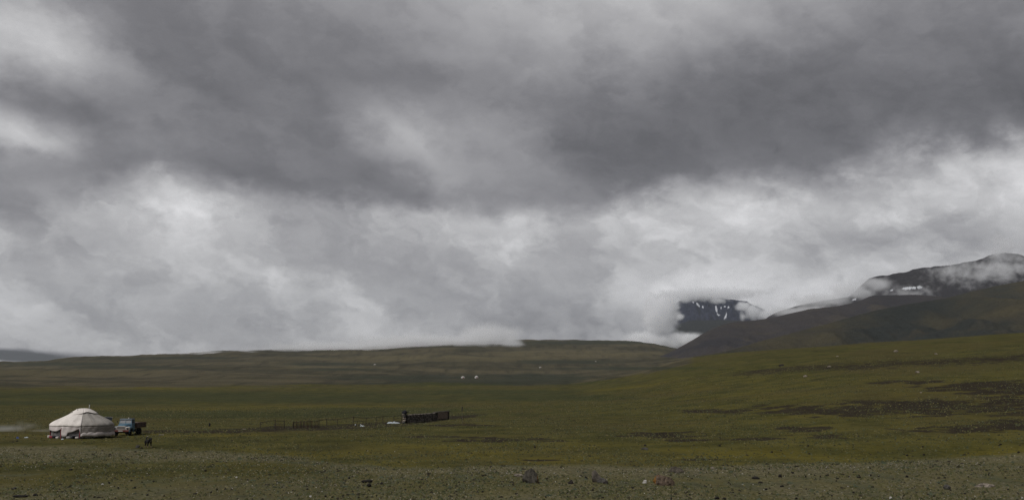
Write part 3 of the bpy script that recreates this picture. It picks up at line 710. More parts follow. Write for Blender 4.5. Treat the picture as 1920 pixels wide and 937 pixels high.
# ------------------------------------------------------------------ solar panel behind the tent
d_ = GD + 9; az_, el_ = px_dir(203.5, 784.5)
X, Y = d_ * math.sin(az_), d_ * math.cos(az_); Z = gz(X, Y); zc = CAMZ + d_ * math.tan(el_) - Z
sp = thing('solar_panel', 'dark solar panel on a pole behind the right shoulder of the tent', 'solar panel', (X, Y, Z), -az_)
bm = BM(); box(bm, (0, 0, zc), (0.95, 0.04, 0.52), 0, R(-24), R(4), 0.008); fr = part('panel_frame', bm, M_alu, sp)
bm = BM(); box(bm, (0, -0.025, zc - 0.004), (0.90, 0.03, 0.47), 0, R(-24), R(4)); part('cell_sheet', bm, M_cell, fr)
bm = BM(); tube(bm, (0, 0.05, 0), (0, 0.05, zc), 0.04); part('pole', bm, M_steel, sp)
bm = BM(); tube(bm, (0, 0.05, zc - 0.6), (0.42, 0.02, zc - 0.05), 0.02); part('brace', bm, M_steel, sp)

# ------------------------------------------------------------------ the truck
P = hit(229, 816.2)
trk = thing('truck', 'old blue flatbed truck with white front parked beside the felt tent', 'truck', P + Vector((0.0, 2.3, 0.0)), R(1), None, 0.93)
TS = 1.0
def tpart(name, bm, mat, parent=None, sm=False): return part(name, bm, mat, parent or trk, sm)
bm = BM(); box(bm, (0, 0.1, 0.72), (0.95, 6.0, 0.24)); box(bm, (0, 1.7, 0.62), (1.6, 0.16, 0.16)); tpart('chassis', bm, M_chassis)
# cab
bm = BM()
sec = [(-1.75, 0.86, 0.75, 1.50), (-0.55, 0.94, 0.75, 1.50)]
box(bm, (0, -1.12, 1.13), (1.92, 1.24, 0.84), 0, 0, 0, 0.06)
box(bm, (0, -1.06, 1.62), (1.84, 1.16, 0.20), 0, 0, 0, 0.04)
cab = tpart('cab', bm, M_blue, None, False)
for sx in (-1, 1):
    for a_, b_, r_ in (((sx * 0.86, -1.60, 1.66), (sx * 0.78, -1.42, 2.18), 0.055), ((sx * 0.88, -0.55, 1.66), (sx * 0.82, -0.55, 2.18), 0.07), ((sx * 0.89, -1.10, 1.66), (sx * 0.81, -1.08, 2.18), 0.04)):
        bm = BM(); tube(bm, a_, b_, r_); part('window_post', bm, M_blue, cab)
bm = BM(); tube(bm, (0, -1.66, 1.68), (0, -1.46, 2.18), 0.03); part('window_post', bm, M_blue, cab)
bm = BM(); box(bm, (0, -0.98, 2.25), (1.74, 1.16, 0.17), 0, 0, 0, 0.07); part('roof', bm, M_roofgrey, cab, True)
for sx in (-1, 1):
    bm = BM(); box(bm, (sx * 0.41, -1.53, 1.93), (0.78, 0.025, 0.50), 0, R(-20)); part('windscreen_pane', bm, M_glass, cab)
    bm = BM(); box(bm, (sx * 0.845, -0.84, 1.92), (0.02, 0.50, 0.46), 0, 0, R(-sx * 6)); part('side_window', bm, M_glass, cab)
    bm = BM(); box(bm, (sx * 0.965, -0.98, 1.18), (0.03, 0.80, 0.78), 0, 0, 0, 0.012); dr = part('door', bm, M_blue, cab)
    bm = BM(); box(bm, (sx * 0.99, -0.68, 1.40), (0.03, 0.14, 0.03)); part('door_handle', bm, M_chassis, cab)
    bm = BM(); tube(bm, (sx * 0.90, -1.62, 1.60), (sx * 1.12, -1.68, 1.90), 0.015); box(bm, (sx * 1.14, -1.68, 1.93), (0.13, 0.03, 0.22), 0, 0, 0, 0.01); tpart('mirror', bm, M_chassis)
bm = BM(); box(bm, (0, -0.50, 1.90), (1.50, 0.03, 0.40)); part('rear_window', bm, M_glass, cab)
bm = BM(); tube(bm, (0.22, -1.05, 2.32), (0.22, -1.05, 2.52), 0.09, 0.03, 8); part('roof_lamp', bm, M_white, cab)
# bonnet: narrow box rounded on top, drooping fenders either side
bm = BM(); rows = []
for y, wd, zt in ((-1.74, 0.80, 1.66), (-2.2, 0.74, 1.60), (-2.7, 0.66, 1.53), (-3.02, 0.60, 1.44), (-3.10, 0.56, 1.30)):
    rows.append([(-wd, y, 0.95), (-wd, y, zt - 0.20), (-wd * 0.86, y, zt - 0.05), (-wd * 0.4, y, zt), (0, y, zt + 0.015), (wd * 0.4, y, zt), (wd * 0.86, y, zt - 0.05), (wd, y, zt - 0.20), (wd, y, 0.95)])
sheet(bm, rows); bm.faces.new([bm.verts.new(p) for p in rows[-1]]); tpart('bonnet', bm, M_blue, None, True)
for sx in (-1, 1):
    bm = BM(); rows = []
    for i in range(13):                     # arched fender over the front wheel
        t = i / 12; a = math.pi * (1.12 - 1.18 * t)
        y = -2.28 - 0.80 * -math.cos(a) * -1; z = 0.62 + 0.66 * max(math.sin(a), -0.2)
        rows.append([(sx * 0.58, y, z + 0.05), (sx * 0.80, y, z + 0.09), (sx * 1.08, y, z + 0.04), (sx * 1.20, y, z - 0.10), (sx * 1.21, y, z - 0.22)])
    sheet(bm, rows); fe = tpart('fender', bm, M_blue, None, True); md = fe.modifiers.new('thickness', 'SOLIDIFY'); md.thickness = 0.03
    bm = BM(); box(bm, (sx * 0.90, -3.03, 1.02), (0.62, 0.22, 0.50), 0, R(8), 0, 0.09); part('fender_nose', bm, M_white, fe, True)['label'] = 'white painted fender front'
    bm = BM(); tube(bm, (sx * 0.90, -3.10, 1.06), (sx * 0.90, -3.18, 1.06), 0.17, 0.15, 16); hl = tpart('headlight', bm, M_alu, None, True)
    bm = BM(); tube(bm, (sx * 0.90, -3.17, 1.06), (sx * 0.90, -3.195, 1.06), 0.135, 0.12, 16); part('lens', bm, M_glass, hl, True)
bm = BM(); box(bm, (0, -3.10, 1.10), (1.20, 0.10, 0.56), 0, R(4), 0, 0.04); gr = tpart('grille', bm, M_white)
for i in range(9):
    bm = BM(); box(bm, (-0.48 + 0.12 * i, -3.157, 1.11), (0.055, 0.02, 0.36), 0, R(4)); part('grille_slot', bm, M_chassis, gr)
bm = BM(); box(bm, (0, -3.26, 0.70), (2.30, 0.10, 0.22), 0, 0, 0, 0.03); bp = tpart('bumper', bm, M_bumper)
bm = BM(); box(bm, (0, -3.322, 0.70), (0.62, 0.016, 0.14)); part('number_plate', bm, M_white, bp)
# wheels
def wheel(x, y, z, r, w_):
    bm = BM(); prof = [(r * 0.58, -w_ / 2), (r * 0.9, -w_ / 2), (r, -w_ * 0.32), (r, w_ * 0.32), (r * 0.9, w_ / 2), (r * 0.58, w_ / 2)]
    sheet(bm, [[(x + o_, y + rr * math.cos(a), z + rr * math.sin(a)) for a in np.linspace(0, 2 * math.pi, 25)] for rr, o_ in prof])
    ty = tpart('wheel', bm, M_tyre, None, True)
    sx = 1 if x > 0 else -1
    bm = BM(); tube(bm, (x - sx * 0.02, y, z), (x + sx * w_ * 0.30, y, z), r * 0.59, r * 0.5, 16); tube(bm, (x, y, z), (x + sx * w_ * 0.5, y, z), r * 0.2, r * 0.16, 10)
    part('rim', bm, M_chassis, ty)
for sx in (-1, 1):
    wheel(sx * 0.93, -2.28, 0.48, 0.49, 0.26); wheel(sx * 0.93, 1.55, 0.48, 0.49, 0.26); wheel(sx * 0.62, 1.55, 0.48, 0.49, 0.26)
for y in (-2.28, 1.55):
    bm = BM(); tube(bm, (-0.85, y, 0.48), (0.85, y, 0.48), 0.07); tpart('axle', bm, M_chassis)
bm = BM(); box(bm, (0.75, -0.05, 0.72), (0.5, 0.7, 0.4), 0, 0, 0, 0.04); tpart('fuel_tank', bm, M_chassis)
# flat bed with boards
bm = BM(); box(bm, (0, 1.55, 1.08), (2.30, 3.72, 0.14)); bed = tpart('cargo_bed', bm, M_bed)
for k in range(3):
    z = 1.255 + 0.205 * k
    for sx in (-1, 1):
        bm = BM(); box(bm, (sx * 1.165, 1.55, z), (0.035, 3.74, 0.19)); part('side_board', bm, M_bed, bed)
    bm = BM(); box(bm, (0, 3.43, z), (2.29, 0.035, 0.19)); part('tail_board', bm, M_bed, bed)
    bm = BM(); box(bm, (0, -0.33, z), (2.29, 0.035, 0.19)); part('head_board', bm, M_bed, bed)
for y in (0.1, 1.3, 2.5):
    for sx in (-1, 1):
        bm = BM(); box(bm, (sx * 1.195, y, 1.45), (0.025, 0.07, 0.62)); part('side_bracket', bm, M_chassis, bed)
bm = BM(); box(bm, (0, 1.55, 1.50), (2.2, 3.5, 0.28), 0, R(1.5)); tag(part('plank_load', bm, M_bedin, None), 'pale plank load lying in the bed of the blue truck', 'planks').matrix_world = trk.matrix_basis.copy()
bm = BM(); box(bm, (0.45, -0.38, 1.95), (0.75, 0.20, 0.9), 0, 0, 0, 0.05); o = tag(part('spare_canvas', bm, M_clothshade, None, True), 'dark canvas roll standing behind the cab of the blue truck', 'canvas'); o.matrix_world = trk.matrix_basis.copy()

# ------------------------------------------------------------------ dog
def skin_body(name, V, E, Rd, root, mat):
    me = bpy.data.meshes.new(name); me.from_pydata(V, E, []); o = bpy.data.objects.new(name, me); col.objects.link(o)
    o.modifiers.new('skin', 'SKIN'); s = o.modifiers.new('sub', 'SUBSURF'); s.levels = 2; s.render_levels = 2
    for i, r_ in enumerate(Rd):
        d_ = me.skin_vertices[0].data[i]; d_.radius = r_ if isinstance(r_, tuple) else (r_, r_); d_.use_root = (i == root)
    bpy.context.view_layer.update()
    ev = o.evaluated_get(bpy.context.evaluated_depsgraph_get()); nm = bpy.data.meshes.new_from_object(ev)
    bpy.data.objects.remove(o); nm.name = name
    nm.polygons.foreach_set('use_smooth', np.ones(len(nm.polygons), bool))
    return link(name, nm, mat)
V = [(0, 0.42, 0.60), (0, 0.15, 0.58), (0, -0.14, 0.58), (0, -0.34, 0.62), (0, -0.46, 0.74), (0, -0.56, 0.83), (0, -0.68, 0.80), (0, -0.80, 0.765)]
Rd = [0.135, 0.15, 0.175, 0.17, 0.12, 0.105, 0.085, 0.045]
E = [(0, 1), (1, 2), (2, 3), (3, 4), (4, 5), (5, 6), (6, 7)]
def limb(start, ptsr):
    prev = start
    for p, r_ in ptsr: V.append(p); Rd.append(r_); E.append((prev, len(V) - 1)); prev = len(V) - 1
for sx in (-1, 1):
    st = -0.10 if sx > 0 else 0.06
    limb(3, [((sx * 0.12, -0.32, 0.50), 0.085), ((sx * 0.12, -0.30 + st * .5, 0.30), 0.05), ((sx * 0.115, -0.33 + st, 0.08), 0.038), ((sx * 0.115, -0.39 + st, 0.03), 0.04)])
    limb(0, [((sx * 0.11, 0.38, 0.46), 0.11), ((sx * 0.115, 0.30 - st * .5, 0.34), 0.07), ((sx * 0.115, 0.46 - st, 0.22), 0.042), ((sx * 0.115, 0.43 - st, 0.07), 0.036), ((sx * 0.115, 0.37 - st, 0.03), 0.04)])
    limb(5, [((sx * 0.085, -0.52, 0.90), 0.035), ((sx * 0.12, -0.53, 0.87), 0.018)])
limb(0, [((0, 0.55, 0.72), 0.06), ((0.04, 0.60, 0.88), 0.065), ((0.08, 0.50, 0.98), 0.06), ((0.10, 0.40, 0.97), 0.035)])
m_dog, n = new_mat('dog_coat')
p = n.add('ShaderNodeTexCoord').outputs['Object']; px_, py_, pz_ = n.sep(p); f = n.noise(p, 26.0, 4.0, 0.6)
jit = n.math('MULTIPLY_ADD', f, 0.10, -0.05)
c = n.mix(f, rgb(0.004, 0.004, 0.004), rgb(0.011, 0.010, 0.009))
legs = n.rng(n.math('ADD', pz_, jit), 0.17, 0.10)
c = n.mix(legs, c, rgb(0.13, 0.09, 0.06))
chest = n.math('MULTIPLY', n.math('MULTIPLY', n.rng(n.math('ABSOLUTE', n.math('ADD', px_, jit)), 0.05, 0.025), n.rng(n.math('ADD', py_, jit), -0.36, -0.44)), n.rng(pz_, 0.76, 0.70))
c = n.mix(chest, c, rgb(0.26, 0.24, 0.22))
c = n.mix(n.math('MULTIPLY', n.rng(pz_, 0.98, 1.02), n.rng(py_, 0.3, 0.36)), c, rgb(0.40, 0.36, 0.31))
finish(n, c, 0.85, bump(n, f, 0.8, 0.02), 0.2)
dog = skin_body('dog', V, E, Rd, 2, m_dog)
P = hit(277.5, 838.5); daz = math.atan2(P.x, P.y)
dog.location = P + Vector((0, 0, 0.0)); dog.rotation_euler = (0, 0, -daz + R(20)); dog.scale = (1.3, 1.15, 1.15)
tag(dog, 'black dog with white chest and tan legs walking on the grass', 'dog')
for sx in (-1, 1):
    bm = BM(); bmesh.ops.create_icosphere(bm, subdivisions=1, radius=0.014, matrix=Matrix.Translation((sx * 0.055, -0.655, 0.868))); part('eye', bm, M_sootshade, dog, True)
bm = BM(); bmesh.ops.create_icosphere(bm, subdivisions=2, radius=0.028, matrix=Matrix.Translation((0, -0.84, 0.775))); part('nose', bm, M_sootshade, dog, True)

# ------------------------------------------------------------------ rocks, stones and dung
def rock_mat(name, base, lichen=None, side=0.0, amt=0.5):
    m, n = new_mat(name)
    p = n.add('ShaderNodeTexCoord').outputs['Object']
    a = n.noise(p, 3.0, 6.0, 0.65); b = n.noise(p, 14.0, 4.0, 0.6)
    st = n.noise(n.vmath('MULTIPLY', p, (9.0, 9.0, 1.2)), 1.0, 3.0, 0.6)
    c = n.mix(n.rng(a, 0.35, 0.65), rgb(*(q * 0.55 for q in base)), rgb(*(q * 1.25 for q in base)))
    c = n.mix(n.rng(st, 0.55, 0.72, 0.0, 0.5), c, rgb(*(min(1, q * 2.2) for q in base)))
    c = n.mix(n.rng(b, 0.5, 0.72, 0.0, 0.6), c, rgb(*(q * 0.4 for q in base)))
    if lichen:
        xx = n.sep(p)[0]
        c = n.mix(n.rng(n.math('ADD', n.math('MULTIPLY', xx, side), n.math('MULTIPLY_ADD', n.noise(p, 4.5, 5.0, 0.65), 1.0, -0.5)), 0.5 - amt, 0.62 - amt), c, n.mix(b, rgb(*(q * 0.5 for q in lichen)), rgb(*lichen)))
    finish(n, c, 0.95, bump(n, n.math('ADD', a, b), 0.9, 0.06), 0.15)
    return m
def rock_mesh(seed, sub=3, cuts=7, sharp=0.75, rough=0.14):
    r = random.Random(seed); bm = BM(); bmesh.ops.create_icosphere(bm, subdivisions=sub, radius=1.0)
    planes = []
    for _ in range(cuts):
        nv = Vector((r.gauss(0, 1), r.gauss(0, 1), r.gauss(0, 0.8))).normalized(); planes.append((nv, r.uniform(sharp * 0.7, sharp * 1.2)))
    P_ = np.array([v.co[:] for v in bm.verts])
    nz = fbm(P_[:, 0] * 2.2 + seed * 3.1, P_[:, 1] * 2.2 + P_[:, 2] * 1.9, 5, seed, 0.6)
    for v, k in zip(bm.verts, nz):
        co = v.co * (1 + rough * 2.4 * k)
        for nv, d_ in planes:
            e = co.dot(nv) - d_
            if e > 0: co = co - nv * e * 0.92
        v.co = co
    return bm
def px_size(p): return p.y / F
def rock(x, y, wpx, hpx, seed, mat, label, depth=0.8, sink=0.25, sub=3, cuts=7, shear=0.0, peak=0.0, name='rock', group=None, cat='rock', rz=None):
    """x, y: middle of the foot in the photograph; wpx, hpx: its size there"""
    P = hit(x, y); s = px_size(P); bm = rock_mesh(seed, sub, cuts)
    zs = [v.co.z for v in bm.verts]; xs = [v.co.x for v in bm.verts]; ys = [v.co.y for v in bm.verts]
    z0, z1 = min(zs), max(zs); wx_ = (max(xs) - min(xs)) / 2; wy_ = (max(ys) - min(ys)) / 2
    W, H = wpx * s * math.cos(math.atan2(P.x, P.y)), hpx * s
    zc0 = z0 + (z1 - z0) * sink
    for v in bm.verts:
        t = max(0.0, (v.co.z - zc0) / (z1 - zc0))
        k = 1 - peak * t
        v.co = Vector((v.co.x / wx_ * W / 2 * k + shear * W * t, v.co.y / wy_ * W / 2 * depth * k, (v.co.z - zc0) / (z1 - zc0) * H))
    o = part(name, bm, mat, None, False)
    o.location = P; o.rotation_euler = (0, 0, -math.atan2(P.x, P.y) if rz is None else rz)
    return tag(o, label, cat, group)
R_grey = rock_mat('grey_slate', (0.050, 0.045, 0.036), (0.22, 0.105, 0.02), 1.15, 0.08)
R_crag = rock_mat('crag_stone', (0.074, 0.064, 0.052), (0.20, 0.095, 0.03), -1.2, 0.10)
R_tan = rock_mat('ruddy_stone', (0.087, 0.064, 0.046), (0.20, 0.10, 0.025), -0.8, 0.06)
R_dark = rock_mat('dark_stone', (0.025, 0.021, 0.019))
R_low = rock_mat('mottled_stone', (0.059, 0.050, 0.039), (0.14, 0.085, 0.04), 0.6, 0.05)
R_pale = rock_mat('pale_stone', (0.175, 0.150, 0.122))
R_white = rock_mat('white_stone', (0.322, 0.308, 0.280))
R_mid = rock_mat('grey_brown_stone', (0.066, 0.062, 0.055))
rock(998, 904.5, 36, 26, 3, R_grey, 'pointed dark grey boulder with orange lichen on its right side', 0.8, 0.3, 4, 12, -0.10, 0.42)
rock(1119, 903, 24, 22, 12, R_crag, 'craggy upright grey brown rock with rusty left face', 0.7, 0.3, 4, 9, -0.12, 0.40)
rock(1129, 904, 22, 9, 25, R_mid, 'low grey rock against the right foot of the craggy upright rock', 0.8, 0.3, 3, 7, 0.0, 0.2)
rock(1248, 909, 43, 19, 31, R_tan, 'long ruddy boulder with an orange lichen top sloping down to the right', 0.6, 0.3, 4, 8, -0.16, 0.25)
rock(1268, 885, 33, 11, 44, R_low, 'low mottled boulder behind the long ruddy boulder', 0.8, 0.35, 4, 8, -0.06, 0.3)
rock(1071, 906.5, 11, 8, 51, R_dark, 'small dark wedge of rock left of the craggy upright rock', 0.8, 0.3, 3, 6, 0, 0.5)
rock(1136, 907, 9, 6, 52, R_dark, 'small black stone at the right foot of the craggy rock', 0.8, 0.3, 2, 6)
rock(974, 892.5, 19, 5, 53, R_pale, 'flat pale stone left of the pointed dark boulder', 0.8, 0.4, 3, 6)
rock(1208.5, 905, 9, 6, 54, R_white, 'small whitish stone left of the long ruddy boulder', 0.8, 0.3, 2, 6)
rock(1229.5, 906, 7, 4, 55, R_pale, 'small pinkish stone touching the left end of the long ruddy boulder', 0.8, 0.3, 2, 6)
rock(1844, 912, 40, 7.5, 56, R_pale, 'wide flat pale slab near the right end of the foreground', 0.5, 0.4, 3, 7)
rock(1776, 917, 15, 9, 57, R_mid, 'rounded grey stone left of the wide pale slab', 0.9, 0.3, 3, 6)
rock(258, 839, 9.5, 5.5, 58, R_mid, 'grey rock on the grass just left of the dog', 0.8, 0.3, 3, 7)
rock(265.5, 840.3, 4.5, 3, 59, R_dark, 'small dark stone between the grey rock and the dog', 0.8, 0.3, 2, 6)
rock(1209, 842, 14, 4, 60, R_mid, 'flat grey stone alone in the middle of the green meadow', 0.7, 0.35, 3, 6)
rock(1209, 835.5, 5.5, 3.2, 61, R_dark, 'small dark stone just beyond the flat grey meadow stone', 0.8, 0.3, 2, 6)
rock(1336, 878.5, 8, 4, 62, R_pale, 'tan stone at the edge of the green meadow right of the boulders', 0.8, 0.3, 2, 6)
rock(27, 916.5, 7, 4.5, 63, R_mid, 'grey stone in the left corner of the stony foreground', 0.8, 0.3, 2, 6)
rock(192, 908.5, 5, 3.2, 64, R_white, 'small white stone in the stony foreground below the felt tent', 0.8, 0.3, 2, 6)
rock(443, 895.5, 4.5, 3, 65, R_white, 'small bright white stone in the foreground left of the long dung patch', 0.8, 0.3, 2, 6)
rock(582, 931.5, 5, 3.5, 66, R_white, 'whitish stone at the bottom edge left of the centre', 0.8, 0.3, 2, 6)
rock(1670, 934, 6, 4, 67, R_white, 'whitish stone at the bottom edge below the dung row', 0.8, 0.3, 2, 6)
rock(1917, 934, 5, 3, 68, R_white, 'white stone in the bottom right corner', 0.8, 0.3, 2, 6)
# dung: one lumpy mesh for each of three shapes, shared by its copies
dung_me = []
for k in range(3):
    bm = BM()
    for j in range(3 + k):
        r_ = random.Random(k * 7 + j); a = r_.uniform(0, 6.28); q = 0.45 * j / 3
        b2 = bmesh.ops.create_icosphere(bm, subdivisions=2, radius=0.5 * r_.uniform(0.6, 1.0))['verts']
        for v in b2: v.co = Vector((v.co.x * 1.1 + q * math.cos(a), v.co.y + q * math.sin(a), max(-0.05, v.co.z * 0.8 + 0.18 + 0.12 * (j % 2)))) + Vector((r_.uniform(-1, 1), r_.uniform(-1, 1), r_.uniform(-1, 1))) * 0.05
    me = bpy.data.meshes.new('dung'); bm.to_mesh(me); bm.free(); me.materials.append(M_dung); dung_me.append(me)
def dung(x, y, wpx, hpx, label, group=None):
    P = hit(x, y); s = px_size(P)
    o = bpy.data.objects.new('dung_clump', dung_me[random.randrange(3)]); col.objects.link(o)
    o.location = P; o.scale = (wpx * s / 1.5, wpx * s / 1.5, hpx * s / 0.75); o.rotation_euler = (0, 0, random.uniform(0, 6.28))
    tag(o, label, 'dung', group)
dung(690, 904, 22, 6, 'long black dung patch in the foreground left of the boulders'); dung(691, 912, 12, 7, 'black dung heap in front of the long dung patch')
dung(715, 907, 8, 4.5, 'dark dung heap right of the long dung patch'); dung(1463.5, 894, 9, 6.5, 'largest black dung ball in the foreground right of the boulders')
dung(1415, 897, 18, 5, 'long flat dung patch left of the largest dung ball'); dung(1425, 905, 10, 3.5, 'dark dung patch just in front of the long flat dung patch')
dung(36, 931, 28, 4.5, 'long dark dung strip in the bottom left corner'); dung(65, 929, 10, 5, 'dark dung clump at the right end of the long bottom left strip')
dung(1345, 935, 12, 5, 'black dung heap at the bottom edge below the boulders'); dung(1359, 936, 9, 5, 'second black dung heap at the bottom edge right of the first')
small = [(637, 884), (655, 897), (465, 900), (406, 918), (577, 917), (558, 928), (610, 931), (623, 932), (643, 930), (654, 928), (706, 930), (673, 933), (1486, 887), (1511, 894), (1527, 891), (1538, 894), (1551, 891),
         (1570, 897), (1568, 902), (1592, 894), (1610, 891), (1611, 895), (1633, 891), (1648, 893), (1436, 893), (1369, 908), (1424, 925), (1437, 918), (1466, 912), (1636, 913), (1325, 914), (1375, 923),
         (1494, 935), (1701, 854), (1733, 853), (1700, 894), (1760, 896), (1816, 895), (1854, 891), (1850, 882), (1885, 896), (1772, 896), (1910, 848), (1111, 919), (1186, 915), (1293, 928), (968, 926), (1023, 933), (1053, 933),
         (1065, 932), (1259, 936), (1098, 896), (1026, 897), (288, 904), (246, 901), (266, 904), (205, 906), (221, 915), (253, 915), (276, 928), (177, 932), (366, 926), (396, 924), (133, 881), (386, 883),
         (1003, 839), (1518, 851), (1876, 834), (1515, 836), (1540, 832), (1448, 848), (1350, 836), (1730, 838), (860, 930), (905, 922), (820, 933), (760, 918), (790, 899), (860, 905), (905, 893), (1560, 930), (1600, 924), (1720, 930), (1810, 926), (1890, 918)]
for x, y in small:
    dung(x, y, random.uniform(3.2, 6.5), random.uniform(2.4, 4.2), 'small dark dung clump lying singly on the turf', 'small dung clumps on the foreground turf')
pale = [(604, 921), (742, 875), (1392, 888), (1377, 892), (1392, 908), (1412, 908), (1432, 918), (1546, 919), (1558, 922), (1332, 909), (1808, 863), (1814, 900), (67, 875), (182, 883), (80, 933), (276, 887), (950, 887), (1065, 897), (1039, 887),
        (740, 846), (860, 833), (690, 845), (1000, 900), (888, 878), (920, 882), (846, 887), (1160, 880), (1290, 893), (1480, 915), (1640, 905), (1690, 920), (1745, 905), (520, 905), (330, 895), (120, 900), (430, 930), (240, 935), (150, 915), (560, 880), (1590, 912)]
pm = [rock_mesh(200 + k, 2, 6) for k in range(3)]
pale_me = []
for bm in pm:
    bmesh.ops.recalc_face_normals(bm, faces=bm.faces[:]); me = bpy.data.meshes.new('pebble'); bm.to_mesh(me); bm.free(); me.materials.append(R_white); pale_me.append(me)
for x, y in pale:
    P = hit(x, y); s = px_size(P); k = random.uniform(1.8, 3.4) * s
    o = bpy.data.objects.new('stone', random.choice(pale_me)); col.objects.link(o); o.location = P + Vector((0, 0, 0.12 * k)); o.scale = (k * 0.5, k * 0.45, k * 0.36); o.rotation_euler = (0, 0, random.uniform(0, 6))
    tag(o, 'small pale stone lying singly on the turf', 'stone', 'small pale stones on the turf')
for x, y, w_, l in [(1680, 659.5, 9, 'pale boulder on the crest of the right slope'), (1755, 664, 6, 'small pale boulder right of the crest boulder'), (1570, 668.5, 5, 'small pale boulder left of the crest boulder'), (1465, 686, 10, 'dark low boulder high on the left part of the right slope'),
                    (1555, 688, 8, 'brownish boulder beside the dark soil band on the right slope'), (1510, 706, 9, 'pale flat stone below the dark soil band'), (1720, 698.5, 9, 'pale flat stone under the right part of the soil band'), (1727, 736, 5, 'small white stone on the green of the right slope')]:
    rock(x, y, w_, w_ * 0.38, int(x), R_dark if 'dark low' in l else R_pale, l, 0.8, 0.35, 2, 6)

# ------------------------------------------------------------------ corral fence along the dark track
def pole_pts(x, y0, y1, lean=0.0):
    P = hit(x, y0); s = px_size(P); return P, P + Vector((lean * s, 0, (y0 - y1) * s))
base_line = lambda x: float(np.interp(x, [480, 515, 550, 600, 660, 720, 757], [804, 803, 802.5, 801, 797.5, 793, 791]))
P0 = hit(600, base_line(600))
fence = thing('corral_fence', 'rickety dark timber corral fence with a picket section along the track', 'fence', P0)
def fpart(name, segs, mat):
    bm = BM()
    for a, b, r_ in segs: tube(bm, Vector(a) - P0, Vector(b) - P0, r_, r_ * 0.8, 6)
    return part(name, bm, mat, fence)
tops = {}
for x, h, ln in [(487, 13, 1), (515, 17, 0.5), (533, 15, -0.5), (549, 12.5, 0), (598, 14, 0.4), (612.5, 16, -0.3), (632, 14, 0.5), (662, 17.5, 0), (686, 13, 0.4), (705, 13, 0), (718, 15, -0.4), (738, 14, 0.3), (753, 15, 0)]:
    a, b = pole_pts(x, base_line(x), base_line(x) - h, ln); tops[x] = (a, b); fpart('post', [(a - Vector((0, 0, 0.1)), b, 0.075 if h > 14 else 0.055)], M_wood)
ks = sorted(tops)
for i, (k1, k2) in enumerate(zip(ks[:-1], ks[1:])):
    if k1 in (533,): continue
    (a1, b1), (a2, b2) = tops[k1], tops[k2]
    t1 = 0.86 if i % 2 else 0.92
    fpart('rail', [(a1.lerp(b1, t1), a2.lerp(b2, 0.9), 0.045)], M_wood)
    if k1 >= 598 and i % 2: fpart('rail', [(a1.lerp(b1, 0.45), a2.lerp(b2, 0.5), 0.03)], M_wood)
rp = random.Random(4)
for i in range(19):
    x = 550.5 + i * 2.55; a, b = pole_pts(x, base_line(x), base_line(x) - rp.uniform(10.5, 13.5), rp.uniform(-0.5, 0.5))
    fpart('picket', [(a - Vector((0, 0, 0.1)), b, rp.uniform(0.045, 0.085))], M_rust if i % 3 else M_wood)
for i in range(6):
    x = 516.5 + i * 2.7; a, b = pole_pts(x, base_line(x), base_line(x) - rp.uniform(9, 13), rp.uniform(-0.6, 0.6))
    fpart('picket', [(a - Vector((0, 0, 0.1)), b, 0.035)], M_rust)

# ------------------------------------------------------------------ long low animal shelter wall
A0, A1 = hit(759, 793.5), hit(838, 786.0)
ax = (A1 - A0); Lw = ax.length; rzw = math.atan2(ax.y, ax.x); s_ = px_size(A0)
wall = thing('shelter_wall', 'long low dark wall of piled stone and dung at the end of the fence', 'wall', A0, rzw)
slope = math.atan2(A1.z - A0.z, Lw)
def wz(x): return (A1.z - A0.z) * x / Lw
r5 = random.Random(5); Hw = 16.5 * s_
bm = BM(); rows = []
for z in (-0.3, 0.3, 0.8, 1.0):
    rows.append([(x, (-0.45 + 0.18 * z) + 0.08 * math.sin(x * 3.1 + z * 5), wz(x) + z * Hw * (0.93 + 0.05 * math.sin(x * 2.3) + 0.03 * math.sin(x * 7.1))) for x in np.linspace(0.4, Lw - 0.2, 40)])
rows.append([(x, 0.45, p[2]) for x, p in zip(np.linspace(0.4, Lw - 0.2, 40), rows[-1])]); rows.append([(x, 0.5, wz(x) - 0.3) for x in np.linspace(0.4, Lw - 0.2, 40)])
sheet(bm, rows); part('wall_core', bm, M_wall, wall)
stone_me = []
for k in range(4):
    b_ = rock_mesh(300 + k, 1, 5); bmesh.ops.recalc_face_normals(b_, faces=b_.faces[:]); me = bpy.data.meshes.new('wall_stone'); b_.to_mesh(me); b_.free(); me.materials.append(M_wallstone if k % 2 else M_wall); stone_me.append(me)
for row in range(5):
    x = 0.5 + 0.2 * (row % 2)
    while x < Lw * 0.66:
        w_ = r5.uniform(0.32, 0.62)
        o = bpy.data.objects.new('stone', r5.choice(stone_me)); col.objects.link(o); o.parent = wall
        o.location = (x + w_ / 2, -0.44 + 0.035 * row, wz(x) + (row + 0.5) * Hw / 5.1); o.scale = (w_ * 0.52, 0.2, Hw / 9.4); o.rotation_euler = (r5.uniform(-.15, .15), r5.uniform(-.15, .15), r5.uniform(-.2, .2))
        x += w_
px0, px1 = Lw * 0.69, Lw * 0.945
for k in range(5):                         # brown boarded panel at the right end
    bm = BM(); z = 0.30 + (Hw - 0.35) * (k + 0.5) / 5
    box(bm, ((px0 + px1) / 2, -0.56, wz((px0 + px1) / 2) + z), (px1 - px0, 0.05, (Hw - 0.42) / 5), 0, 0, -slope); part('panel_board', bm, M_panel, wall)
for x in (px0 + 0.05, px1 - 0.05):
    bm = BM(); box(bm, (x, -0.62, wz(x) + Hw / 2 + 0.1), (0.12, 0.06, Hw), 0, 0, 0); part('panel_upright', bm, M_panel, wall)
bm = BM(); box(bm, ((Lw * 0.66 + Lw) / 2, -0.25, wz(Lw * 0.83) + Hw + 0.10), (Lw * 0.36, 0.9, 0.14), 0, 0, -slope); part('roof_slab', bm, M_wall, wall)
